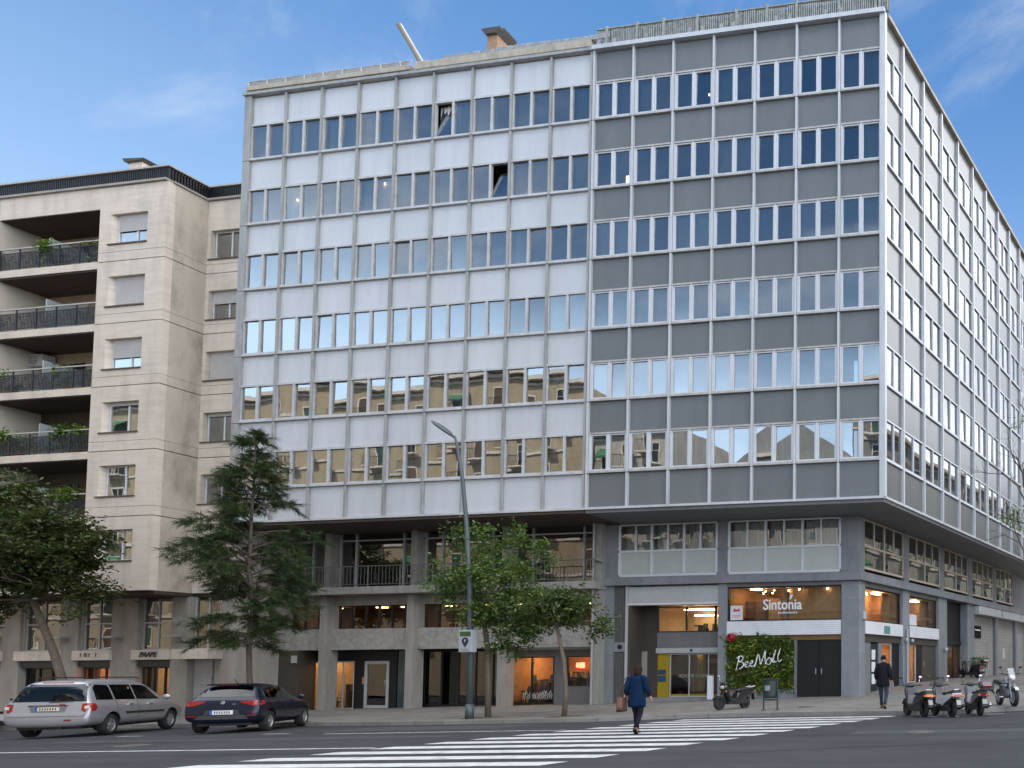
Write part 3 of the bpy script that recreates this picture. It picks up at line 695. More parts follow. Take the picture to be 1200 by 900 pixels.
# side pipe on the last column, chimney and mast on the roof
b = MB(); b.tube([(-14.2,1.96,T(-14)),(-14.2,1.96,BOT-.23)], .05, 8); b.tube([(-14.2,1.96,6.65),(-13.7,1.96,6.5)], .06, 8); b.build('downpipe', M_alu_w, white)
ch = MB(); ch.box(-22.25,-21.68,4.0,5.1,TOP+.18,34.1); co_ = ch.build('chimney', M_brick, white)
c2 = MB(); c2.slab([(-22.27,34.1),(-21.66,34.1),(-21.46,34.38),(-22.50,34.38)], 3.85, 5.3); c2.box(-22.4,-21.5,3.95,5.2,34.385,34.5)
for k in range(3): c2.box(-22.25+.3*k,-22.07+.3*k,4.2,5.0,34.502,34.62+.06*(k%2))
c2.build('chimney_cap', M_slate, co_)
b = MB(); b.tube([(-23.5,2.0,TOP+.5),(-23.77,2.0,31.0),(-25.17,2.0,33.25)], [.125,.125,.125], 12); b.build('vent_pipe', mat('aged_pipe', (.20,.175,.15), .7, .1, var=.15, stain=.3), white)

# ------------------------------------------------------------------ grey corner building
grey = thing('office_building', 'corner office block clad in grey panels with a granite and shopfront base', 'building', (-6,0,0))
spandrels(grey, [XW[-1]+.12]+XG[1:-1]+[-.12], range(7), .075, .15, M_grey, 'spandrel_panel')
for i, x in enumerate(XG[:-1]):
    b = MB(); x = x-.005 if i == 0 else x; b.box(x-.043, x+.043, -.06, .14, BOT-.03, TOP); b.build('mullion', M_alu_g, grey, bevel=.008)
    for z in SILL: j_ = MB(); j_.box(x-.046, x+.046, -.064, .0, z-.15, z-.13); j_.build('mullion_joint', M_slate, grey)
rd = Vector((math.sin(.2), math.cos(.2), 0)); rn = Vector((math.cos(.2), -math.sin(.2), 0))
b = MB(); q = rd*.14
b.prism([(-.20,-.05),(.045,-.055),(.045+q.x,q.y-.03),(q.x-.2,q.y+.05),(-.20,.14)], BOT-.03, TOP+.01); b.build('corner_post', M_alu_g, grey, bevel=.01)
for r in range(6):
    for i in range(7):
        c = rnd.choice(['none','none','half','half','full']) if r > 2 else rnd.choice(['full','half','full','none'])
        k = KG
        place_window(k, grey, (XG[i], 0, SILL[r]), 0, 'g', c)
M_office = emit('office_light', (1.0,.80,.50), 2.6); M_officew = emit('office_light_white', (.85,.93,1.0), 3.0)
b = MB()
for (r, i, u, z, w, h, k) in ((5,0,1.35,.85,.07,.09,0),(5,2,1.30,.85,.07,.09,0),(4,0,1.2,.35,.20,.4,0),(3,5,.45,.85,.22,.35,0),(0,2,.30,1.15,.5,.10,1),(0,2,1.15,.45,.5,.10,1),(0,2,1.2,1.1,.4,.08,1),(3,4,1.3,.15,.10,.12,0),(2,4,1.2,.22,.5,.10,1),(1,1,1.2,.9,.5,.09,1)):
    b.cur = k; x = XG[i]+u; b.box(x, x+w, .52, .56, SILL[r]+z, SILL[r]+z+h)
b.build('office_lamp', [M_office, M_officew], grey)
b = MB()
for (r, i, u, z, w, h) in ((4,5,.2,.06,.65,.06),(4,7,.2,.06,1.3,.06),(4,8,.2,.06,.7,.06),(4,1,.45,1.0,.07,.08),(4,3,1.2,1.3,.05,.12)):
    x = XW[i]+u; b.box(x, x+w, .22, .25, SILL[r]+z, SILL[r]+z+h)
b.build('office_lamp', M_office, white)
# side street facade
spandrels(grey, SR, range(7), .09, .28, M_greyr, 'side_spandrel_panel', FR)
for i, s in enumerate(SR[1:]):
    b = MB(FR); b.box(s-.055, s+.055, -.035, .20, BOT-.03, TOP); b.build('side_mullion', M_alu_g, grey, bevel=.008)
for r in range(6):
    for i in range(9):
        s = SR[i] if i else .075
        w = FR @ Vector((s, .03, SILL[r])); place_window(KR if i else KR0, grey, w, PHI, 'r', rnd.choice(['none','none','none','half','blind']), tilt=.35)
fm = MB(FR); gm = MB(FR)
for r in range(6):
    for i in range(9, 13):
        s = SR[i]; w_ = 2.033; z = SILL[r]
        for (x0,x1,y0,y1,z0,z1) in ((.075,w_-.075,.12,.27,-.11,.0),(.075,w_-.075,.15,.27,HW-.05,HW+.04),(.075,.19,.16,.27,.002,HW-.052),(w_-.19,w_-.075,.16,.27,.002,HW-.052),(w_/2-.1,w_/2+.1,.16,.27,.002,HW-.052)): fm.box(s+x0,s+x1,y0,y1,z+z0,z+z1)
        gm.quad((s+.19,.22,z+.02),(s+w_-.19,.22,z+.02),(s+w_-.19,.22,z+HW-.06),(s+.19,.22,z+HW-.06))
o = fm.build('far_side_windows', M_wframe, grey, kind='stuff'); gm.build('pane', M_pane_r, o, recalc=False)
b = MB(); b.box(XW[-1]+.075, .0, -.065, .2, BOT-.10, BOT-.002); b.build('bottom_rail', M_alu_g, grey)
b = MB(FR); b.box(.02, SR[-1], -.05, .2, BOT-.10, BOT-.002); b.build('side_bottom_rail', M_alu_g, grey)
b = MB(); b.box(XW[-1]+.065, .03, -.14, .5, TOP+.013, TOP+.20); b.build('coping', M_alu_g, grey)
b = MB(FR); b.box(.2, SR[-1], -.10, .5, TOP+.002, TOP+.16); b.build('side_coping', M_parap, grey)
b = MB(FR)
z = TOP-.5
b.box(SR[0], SR[-1], .283, .4, BOT, TOP); 
b.box(SR[0]+2.2, SR[-1], 2.4, 2.6, BOT, TOP-.2)
for z in SILL+[SILL[-1]+ST]: b.box(SR[0]+.3, SR[-1], .41, 2.39, z-1.1, z-.85)
b2 = MB(FR); b2.box(SR[0]+2.2, SR[-1], 2.4, 2.6, BOT, TOP-.25)
for z in SILL+[SILL[-1]+ST]: b2.box(SR[0]+.4, SR[-1], .30, 2.39, z-1.1, z-.85)
b2.build('side_interior', M_inter, grey)
b = MB(); b.box(-13.1, -2.2, 2.4, 2.6, BOT, TOP-.21)
for z in SILL+[SILL[-1]+ST]: b.box(-13.1, -.35, .18, 2.39, z-1.15, z-.80)
b.build('interior', M_inter, grey)
b = MB(); pz = FR @ Vector((SR[-1], .4, 0)); pz2 = FR @ Vector((SR[-1], 14, 0)); b.prism([(-13.12,.36),(-.2,.36),(pz.x,pz.y),(pz2.x,pz2.y),(-13.12,20)], TOP-.2, TOP+.05); b.build('roof', M_galv, grey)
b = MB(); pa = FR @ Vector((SR[-1], .02, 0)); pb_ = FR @ Vector((SR[-1], 2.6, 0)); pc = FR @ Vector((.3, 2.9, 0))
b.prism([(-13.15,.02),(-.02,.02),(pa.x-.1,pa.y),(pb_.x,pb_.y),(-3.2,2.9),(-13.15,2.9)], BOT-.24, BOT-.103); b.build('soffit', M_soffit_g, grey)
# corrugated roof screen
b = MB(); x = -13.05
while x < -.25:
    w = rnd.uniform(.5,.9); zz_ = TOP+.96+rnd.uniform(-.05,.05)
    n = int(w/.09)
    for k in range(n): b.box(x+.09*k, x+.09*k+.055, .04, .10+.02*(k%2), TOP+.2, zz_)
    b.box(x, x+w, .13, .16, TOP+.2, zz_-.04)
    if rnd.random() < .5: b.box(x+.1, x+.25, -.04, .035, TOP+.202, TOP+.5)
    x += w
b.box(-13.05,-.15,.02,.17,TOP+1.0,TOP+1.05)
x = -12.6
while x < -.3:
    b.box(x, x+.10, -.02, .18, TOP+.2, TOP+1.09+rnd.uniform(0,.03)); x += rnd.uniform(1.2,1.9)
b.box(-.24,-.16,-.03,.3,TOP+.2,TOP+1.14)
b.build('roof_screen', mat('weathered_screen', (.30,.32,.31), .7, .15, var=.3, scale=7, stain=.45, sscale=5), grey)
b = MB(FR); b.tube([(9,.9,TOP),(9,.9,TOP+1.9)], .03, 6); b.tube([(8.2,.9,TOP+1.9),(9.3,.9,TOP+1.9)], .02, 6); b.build('antenna', M_galv, grey)

# granite storeys
Y0 = 2.4
def gbox(name, m, *a, M=None, bevel=0.0, parent=None): b = MB(M); b.box(*a); return b.build(name, m, parent or grey, bevel=bevel)
gbox('pilaster', M_stone, -13.93, -13.50, Y0, Y0+.6, T(-13)-.1, 5.42); gbox('pilaster', M_stone, -8.40, -7.99, Y0, Y0+.6, -.2, 5.42)
gbox('pilaster', M_stone, -13.93, -13.30, Y0+.02, Y0+.6, 5.81, BOT-.245); gbox('pilaster', M_stone, -8.48, -7.95, Y0+.02, Y0+.6, 5.81, BOT-.245)
C0 = FR @ Vector((2.46, 2.3, 0)); C1 = FR @ Vector((2.46, 3.2, 0))
crn = Vector((-1.865, Y0, 0))
b = MB(); b.prism([(-2.68,Y0),(crn.x,crn.y),(C0.x,C0.y),(C1.x,C1.y),(-2.68,4.2)], -.1, 5.42); b.build('corner_pillar', M_stone, grey, bevel=.015)
b = MB(); b.prism([(-2.72,Y0+.02),(crn.x-.02,crn.y+.02),(C0.x-.02,C0.y),(C1.x,C1.y),(-2.72,4.2)], 5.81, BOT-.245); b.build('corner_pillar', M_stone, grey, bevel=.015)
e1 = FR @ Vector((SR[-1], 2.12, 0)); e2 = FR @ Vector((SR[-1], 2.9, 0)); cc = FR @ Vector((0, 2.12, 0)); u_ = (Y0-.18-cc.y)/rd.y
k1 = cc+rd*u_
b = MB(); b.prism([(-14.0,Y0-.18),(k1.x,k1.y),(e1.x,e1.y),(e2.x,e2.y),(-2.4,3.2),(-14.0,3.2)], 5.425, 5.805); b.build('stone_band', M_stone, grey, bevel=.02)
M_pane_s = glass('first_floor_pane', (.82,.84,.83), 1.8, 1.15, .08)
M_pan_w = mat('pale_glass_panel', (.42,.455,.445), .12, var=.05, spec=.8)
def ff_window(parent, x0, x1, y, z0, z1, units, fm, M=None, tr=6.95, low=None):
    f = MB(M); w = (x1-x0)/units; q = .05 if not low else .036
    f.box(x0, x1, y-.05, y+.06, z0, z0+.10); f.box(x0, x1, y-.04, y+.06, z1-.07, z1); f.box(x0, x1, y-.045, y+.06, tr, tr+.09)
    for k in range(units+1):
        f.box(x0+w*k-q, x0+w*k+q, y-.055, y+.055, z0+.101, tr-.001); f.box(x0+w*k-q, x0+w*k+q, y-.055, y+.055, tr+.091, z1-.071)
    for k in range(units): f.box(x0+w*(k+.5)-q*.85, x0+w*(k+.5)+q*.85, y-.042, y+.055, tr+.091, z1-.071)
    o = f.build('first_floor_window', fm, parent)
    for k in range(units):
        if not low: cu = curtain_mesh(x0+w*k+.06, x0+w*(k+1)-.06, tr, z1-.05, 200+k); obj('curtain', cu, o, loc=Vector((0,y,0))-wloc(parent))
        for h in (0, .5):
            g = MB(M); a = x0+w*(k+h)+.05; c = a+w/2-.1; t = [rnd.gauss(0,.004) for _ in range(4)]
            g.quad((a,y+t[0],tr+.09),(c,y+t[1],tr+.09),(c,y+t[2],z1-.07),(a,y+t[3],z1-.07)); g.build('pane', M_pane_s if not low else M_pane_r, o, recalc=False)
        g = MB(M); g.box(x0+w*k+.05, x0+w*(k+1)-.05, y+.0, y+.02, z0+.1, tr); g.build('lower_panel', low or M_pan_w, o)
ff_window(grey, -13.25, -8.52, Y0+.06, 5.83, 8.24, 3, M_wframe); ff_window(grey, -7.93, -2.76, Y0+.06, 5.83, 8.24, 3, M_wframe)
b = MB(); b.box(-13.3,-2.7,Y0+1.6,Y0+1.7,5.8,8.4); b.box(-13.3,-2.7,Y0+.12,Y0+1.6,8.2,8.255); b.build('first_floor_interior', M_inter, grey)
M_cream_f = mat('cream_window_paint', (.52,.45,.35), .5, var=.1, stain=.2)
for s0, s1 in ((2.5,6.25),(6.85,10.62),(11.15,14.65),(15.35,19.05),(19.65,23.1)): ff_window(grey, s0, s1, 2.42, 6.0, 8.24, 2, M_cream_f, FR, 6.98, M_pane_r)
for s0, s1 in ((6.28,6.82),(10.65,11.12),(14.68,15.32),(19.08,19.62),(23.13,26)):
    b = MB(FR); b.box(s0, s1, 2.34, 2.8, 5.81, BOT-.245); b.build('side_pier', M_stone, grey)
b = MB(FR); b.box(3.0, 26, 4.2, 4.3, 5.8, 8.4); b.box(2.5, 26, 2.5, 4.2, 8.2, 8.255); b.build('side_first_floor_interior', M_inter, grey)
b = MB(); b.box(-30.9, -4.5, 7.0, 7.2, -1.2, 8.35); b.build('core_wall', M_inter, grey)
b = MB(FR); b.box(3.0, 26.2, 6.75, 6.9, -.5, 8.35); b.box(26.05, 26.2, 2.3, 6.7, 0, 8.35); b.build('side_core_wall', M_inter, grey)
b = MB(FR); b.box(15.52, 26, 2.45, 2.8, 4.852, 5.43); b.build('shutter_lintel', M_stone, grey)
b = MB(); b.box(-13.45, -13.31, Y0+.1, Y0+4.5, 5.8, 8.4); b.box(-8.47,-7.97,Y0+.62,Y0+1.6,5.8,8.2); b.build('party_wall', M_inter, grey)
# entrance bay
gbox('louvre_panel', M_louvre, -13.495, -12.92, Y0+.08, Y0+.3, H(-13,2.4), 2.42); gbox('louvre_panel', M_louvre, -13.495, -12.92, Y0+.08, Y0+.3, 2.86, 5.42)
p_ = gbox('vent_plate', M_stone, -13.497, -12.92, Y0+.04, Y0+.3, 2.425, 2.855)
b = MB(); b.lathe([(.001,.0),(.07,.0),(.09,-.03),(.10,.02)], (-13.15,Y0+.0,2.65), (0,-1,0), 14); b.build('vent', M_dark, p_)
gbox('entrance_frame', M_lgrey, -12.915, -12.80, Y0+.02, Y0+1.2, H(-13,2.4), 5.42)
gbox('shutter_box', M_lgrey, -12.79, -8.42, Y0+.05, Y0+.5, 4.62, 5.37, bevel=.01)
gbox('shutter_rail', M_wframe, -12.79, -8.42, Y0+.02, Y0+.4, 4.53, 4.617)
YE = Y0+1.0
gbox('brown_wall', M_brown, -12.79, -11.95, YE, YE+.1, 0, 5.4); gbox('entrance_wall', M_brown, -12.797, -12.70, Y0+.06, YE-.002, 0, 4.5)
gbox('notice_panel', M_limeg, -12.70, -12.45, YE-.06, YE-.003, .9, 2.45)
glazed(grey, -11.93, -8.42, YE+.02, 3.33, 4.53, 1, M_dark, M_shopglass, t=.05, name='mezzanine_window')
gbox('mullion_bar', M_dark, -10.55, -10.48, YE-.03, YE+.05, 3.4, 4.5); gbox('mullion_bar', M_dark, -9.12, -9.05, YE-.03, YE+.05, 3.4, 4.5)
gbox('grey_band', M_gband, -11.94, -8.42, YE-.05, YE+.1, 2.60, 3.325); gbox('door_header', M_lgrey, -11.96, -8.42, YE-.12, YE+.1, 2.36, 2.595)
b = MB(); b.lathe([(.001,.0),(.07,.0),(.07,.05)], (-10.2,YE-.125,2.48), (0,1,0), 12); b.build('door_sensor', M_dark, grey)
rm = room(grey, -12.6, -8.45, YE+.15, YE+3.4, 3.3, 4.6, M_plaster, (), M_wood)
b = MB(); b.box(-11.2,-9.6,YE+.9,YE+1.0,4.42,4.47); b.add([],[]); b.box(-10.2,-9.0,YE+2.2,YE+2.3,4.22,4.27); b.box(-11.8,-10.8,YE+2.8,YE+2.9,4.30,4.34); b.build('strip_lamp', M_strip, rm)
furnish(grey, -11.0, -8.8, YE+.6, YE+1.4, 3.3, 9, .5, [M_dark, M_brown], 21)
# entrance doors: yellow board, glass leaves, lettering
ze = H(-10.5, YE)
d = glazed(grey, -11.3, -8.46, YE+.03, ze+.08, 2.34, 3, M_lgrey, glass('entrance_glass', (.6,.6,.55), 1.5, 1.0, .02), t=.05, name='entrance_door')
yb = gbox('yellow_board', M_yellow, -11.92, -11.36, YE-.02, YE+.06, ze+.05, 2.35)
gbox('screen', M_blueS, -11.88, -11.5, YE-.05, YE-.021, 1.38, 1.60, parent=yb); gbox('screen', M_blueS, -11.88, -11.5, YE-.05, YE-.021, 1.05, 1.32, parent=yb)
b = MB(); b.box(-11.25,-8.5,YE+.0,YE+.024,ze+.09,ze+.22); b.build('yellow_kickboard', M_yellow, grey)
room(grey, -12.6, -8.45, YE+.2, YE+4.5, ze+.02, 2.55, M_brown, [(-11.0,-10.8,YE+1.4,YE+1.6,2.5)], M_wooddk, name='lobby_interior')
b = MB(); b.box(-10.9,-10.6,YE+1.6,YE+1.7,ze,2.3); b.box(-9.2,-8.95,YE+1.2,YE+1.3,ze,2.2); b.box(-8.8,-8.6,YE+1,YE+1.1,ze,2.2); b.build('yellow_column', M_yellow, grey)
b = MB(); b.box(-10.6,-9.4,YE+1.9,YE+2.0,1.9,2.12); b.build('counter_sign', M_lgrey, grey)
gbox('doorstep', M_stone, -12.9, -8.40, Y0+.1, YE+.2, -.1, ze+.07)
def text_mesh(s, size, depth, shear=0.0, offset=0.0):
    c = bpy.data.curves.new('t', 'FONT'); c.body = s; c.size = size; c.extrude = depth; c.shear = shear; c.offset = offset; c.align_x = 'CENTER'; c.align_y = 'CENTER'; c.resolution_u = 3
    o = bpy.data.objects.new('t', c); COL.objects.link(o); me = evalmesh(o); bpy.data.objects.remove(o); bpy.data.curves.remove(c); return me
def lettering(name, s, size, m, parent, pos, width=None, shear=0.0, rot=0.0, depth=.01, offset=0.0, tilt=0.0):
    me = text_mesh(s, size, depth, shear, offset); me.name = name; me.materials.clear(); me.materials.append(m)
    o = obj(name, me, parent); o.location = Vector(pos)-(wloc(parent) if parent else Vector((0,0,0))); o.rotation_euler = (R(90), tilt, rot)
    if width:
        k = width/max(1e-6, me.vertices and (max(v.co.x for v in me.vertices)-min(v.co.x for v in me.vertices))); o.scale = (k, 1, 1)
    return o
M_letter = mat('white_lettering', (.75,.76,.78), .5, var=.02)
M_letterd = mat('dark_lettering', (.02,.018,.015), .5, var=.1)
lettering('door_lettering', ':ROOOE COOREO', .21, mat('frosted_lettering', (.34,.34,.32), .6), d, (-10.0, YE-.012, 1.30), 1.75, depth=.004)
# restaurant bay
ws = glazed(grey, -7.97, -2.70, Y0+.12, 3.72, 5.26, 1, M_dark, M_shopglass, t=.06, name='restaurant_window')
M_rest = mat('restaurant_wall', (.42,.24,.10), .7, var=.15)
rr = room(grey, -7.95, -2.75, Y0+.25, Y0+5.5, 3.4, 5.28, M_rest, [(-4.0,-3.2,4.3,4.36,4.35),(-6.9,-5.9,6.3,6.6,5.2),(-5.4,-4.5,5.4,5.46,4.68),(-7.4,-6.9,3.4,3.6,5.26),(-4.6,-4.0,3.6,3.8,5.26)], M_wood)
b = MB()
for x, y in ((-6.75,3.6),(-6.2,3.3),(-5.6,3.5),(-4.95,3.2),(-4.2,3.5),(-3.7,4.2),(-3.6,3.1),(-7.3,4.5),(-6.8,4.4),(-5.1,4.6)): b.ball((x,y,5.17),.03)
b.build('ceiling_spot', M_lamp2, rr)
b = MB(); b.box(-6.9,-6.3,4.2,4.3,3.4,4.9); b.box(-4.6,-3.9,4.4,4.5,3.4,4.9); b.build('wood_partition', M_wood, grey)
b = MB(); b.box(-7.9,-6.95,4.0,6.0,3.4,4.75); b.box(-5.0,-3.0,5.6,5.9,3.4,4.1); b.build('dark_partition', M_wooddk, grey)
furnish(grey, -7.5, -3, 3.2, 4.0, 3.4, 10, .55, [M_dark, M_wooddk, M_wood], 31)
gbox('window_head', M_soffit_g, -7.985, -2.69, Y0+.03, Y0+.5, 5.262, 5.424)
b = MB(); b.box(-7.98,-2.70,Y0-.02,Y0+.2,3.09,3.715); b.build('ribbed_fascia', M_wband, grey)
b = MB(); b.box(-7.98,-2.70,Y0+.08,Y0+.25,2.86,3.087); b.build('ochre_strip', mat('ochre_strip', (.16,.09,.03), .6), grey)
zb = H(-5, 2.4)
gbox('plinth', M_stone, -7.98, -4.83, Y0+.04, Y0+.4, -.1, .72)
gbox('backing_wall', M_soffit_g, -7.98, -4.83, Y0+.2, Y0+.4, .723, 2.855)
gbox('jamb', M_soffit_g, -4.828, -4.74, Y0+.0, Y0+.4, 0, 2.857)
dd = gbox('double_door', M_black, -4.73, -3.74, Y0+.12, Y0+.2, zb+.03, 2.855); gbox('double_door', M_black, -3.72, -2.70, Y0+.12, Y0+.2, zb+.03, 2.855)
for x in (-3.86,-3.60):
    b = MB(); b.tube([(x,Y0+.06,1.35),(x,Y0+.06,1.6)], .02, 6); b.build('handle', M_galv, dd)
# side street shops
def sbox(name, m, *a, parent=None, bevel=0.0): return gbox(name, m, *a, M=FR, parent=parent, bevel=bevel)
for s0, s1 in ((6.06,6.80),(10.28,11.40),(14.40,15.50)): sbox('side_pilaster', M_stone, s0, s1, 2.3, 2.9, 0, 5.42, bevel=.012)
for k, (s0, s1) in enumerate(((2.47,6.05),(6.81,10.27))):
    glazed(grey, s0, s1, 2.5, 3.7, 5.22, 1, M_dark, M_shopglass, FR, name='side_shop_window')
    rm = room(grey, s0, s1, 2.62, 6.2, 3.4, 5.25, M_rest if k == 0 else mat('dim_wall', (.20,.14,.09), .7, var=.2), [(s0+.8,s0+2.2,4.0,4.3,5.2),(s0+2.6,s0+3.2,3.2,3.5,5.2)] if k == 0 else [(s0+1.6,s0+2.1,4.4,4.5,4.2),(s0+.5,s0+.9,3.5,3.7,5.2),(s0+2.6,s0+3.1,3.3,3.6,5.2)], M_wood, FR)
    b = MB(FR); b.box(s1-.75, s1-.05, 3.0, 3.1, 3.42, 5.2); b.build('wood_partition', M_wood, grey)
    furnish(grey, s0+.2, s1-1, 2.9, 3.9, 3.42, 7, .6, [M_dark, M_wood, DM[5], mat('orange_flower', (.5,.22,.02), .7)], 41+k, FR)
    b = MB(FR)
    for q in range(4): b.ball((s0+.5+.75*q, 3.4+.4*(q%2), 5.15), .032)
    b.build('ceiling_spot', M_lamp2, rm)
    fb = sbox('ribbed_fascia', M_wband, s0, s1, 2.28, 2.46, 3.12, 3.69)
    if k == 0: b = MB(FR); b.box(4.15,4.7,2.26,2.279,3.2,3.55); b.build('emblem', mat('teal_emblem', (.10,.22,.20), .6), fb)
    else: b = MB(FR); b.box(6.95,7.9,2.46,2.475,3.75,4.3); b.build('paper_notice', mat('white_paper', (.6,.62,.65), .7), grey)
    sbox('window_head', M_soffit_g, s0, s1, 2.40, 2.8, 5.222, 5.424); sbox('shop_header', M_brown, s0, s1, 2.42, 2.6, 2.78, 3.117)
z1 = H(-1.2, 3.8)
sbox('door_surround', M_soffit_g, 2.47, 3.3, 2.5, 2.62, z1-.1, 2.778)
po = sbox('poster_case', M_dark, 3.32, 3.9, 2.5, 2.6, z1, 2.7)
for q in range(3): sbox('notice', mat('white_paper', (.6,.62,.65), .7), 3.38, 3.7, 2.485, 2.499, z1+.35+.55*q, z1+.8+.55*q, parent=po)
sbox('door_leaf', mat('steel_grey_door', (.22,.24,.26), .4, .3), 3.95, 4.3, 2.46, 2.56, z1, 2.76)
glazed(grey, 4.35, 5.3, 2.56, z1, 2.77, 1, M_lgrey, M_shopglass, FR, t=.08, name='side_glass_door')
sbox('black_door', M_black, 5.32, 6.04, 2.5, 2.6, z1, 2.77)
room(grey, 4.3, 5.6, 2.68, 5.6, z1, 2.75, mat('amber_wall', (.5,.27,.09), .7, var=.15), [(4.6,5.1,3.4,3.9,2.72)], M_wood, FR)
b = MB(FR); b.box(4.45,5.1,3.6,3.9,z1,z1+1.0); b.ball((4.7,3.3,2.45),.05); b.ball((5.0,3.3,2.45),.05); b.build('counter', M_plaster, grey)
z2 = H(-.4, 8.2)
glazed(grey, 6.85, 7.9, 2.56, z2, 2.77, 1, M_lgrey, M_shopglass, FR, t=.06, name='side_glass_door')
room(grey, 6.82, 7.95, 2.68, 5.6, z2, 2.75, mat('amber_wall2', (.55,.34,.13), .7, var=.15), [(7.1,7.6,3.4,3.9,2.72)], M_wood, FR)
sbox('black_door', M_black, 7.95, 8.5, 2.5, 2.6, z2, 2.77); sd = sbox('brown_door', M_brown, 8.53, 10.25, 2.48, 2.6, z2, 2.77)
b = MB(FR); b.tube([(8.7,2.44,1.7),(8.7,2.44,1.95)], .02, 6); b.build('handle', M_galv, sd)
# doorway bay
sbox('dark_upper_panel', M_black, 12.1, 14.38, 2.75, 2.85, 3.15, 5.40); glazed(grey, 11.42, 12.08, 2.76, 3.2, 5.38, 1, M_dark, M_shopglass, FR, t=.05, name='tall_window')
room(grey, 11.45, 14.35, 2.9, 5.2, 3.15, 5.4, M_rest, [(11.6,11.9,3.4,3.8,5.35)], M_wood, FR)
z3 = H(.6, 12.5)
sbox('door_frame', M_dark, 11.42, 14.38, 2.7, 2.9, 2.95, 3.147)
glazed(grey, 11.5, 14.3, 2.82, z3, 2.95, 3, M_dark, M_shopglass, FR, t=.08, name='corner_glass_door')
room(grey, 11.45, 14.35, 2.95, 6.2, z3, 2.92, M_wooddk, [(12.2,12.9,3.6,3.8,2.85),(13.0,13.6,4.2,4.4,2.85)], M_wooddk, FR)
b = MB(FR); b.box(12.0,12.7,3.2,3.5,z3,z3+.9); b.box(12.0,12.05,3.2,3.5,z3+.9,z3+1.3); b.build('lime_chair', mat('lime_paint', (.35,.40,.03), .5), grey)
b = MB(FR); b.box(12.2,12.7,2.86,2.9,3.0,3.14); b.box(13.3,13.9,2.86,2.9,3.0,3.14); b.build('orange_glow_lamp', M_lamp, grey)
# shuttered bays
M_pale = tiled('painted_blockwork', (.31,.30,.285), (.235,.228,.215), .4, .2, 'SZ', .8, .05, .014, .2, brickoff=.5)
for k, (s0, s1) in enumerate(((15.55,19.32),(19.86,23.42),(23.86,26.1))):
    sbox('block_wall', M_pale, s0, s1, 2.5, 2.7, 0.5, 4.85)
    rb = MB(FR); rb.slab([(s0+.02,4.86),(s1+.12,4.86),(s1+.12,5.36),(s0+.02,5.36)], 1.9, 2.44, .10); rb.build('shutter_box', M_lgrey, grey)
    sbox('shutter_guide', mat('guide_metal', (.16,.17,.2), .5, .3), s1+.0, s1+.16, 2.36, 2.498, 0.8, 4.85); sbox('side_pilaster', M_stone, s1+.165, s1+.50, 2.34, 2.8, .5, 5.42)
pq = sbox('plaque', mat('plaque_black', (.006,.006,.007), .7, spec=.1), 15.8, 17.0, 2.44, 2.499, 3.45, 4.20); b = MB(FR); b.box(15.95,16.85,2.43,2.439,3.90,3.97); b.build('plaque_line', M_letter, pq)
b = MB(FR); b.box(18.35,18.5,2.488,2.499,1.55,2.1); b.box(21.2,21.6,2.488,2.499,2.2,2.9); b.build('paint_mark', mat('paint_mark', (.5,.5,.49), .8, var=.2), grey)
b = MB(FR); b.tube([(6.4,2.22,z2),(6.4,2.22,3.5)], .05, 8); b.ball((6.2,2.15,2.95),.09); b.ball((6.9,2.2,2.95),.09); b.ball((10.9,2.15,2.6),.12); b.build('wall_lamp', M_lgrey, grey)
sbox('meter_box', M_lgrey, 2.2, 2.45, 2.22, 2.298, 3.75, 4.1)

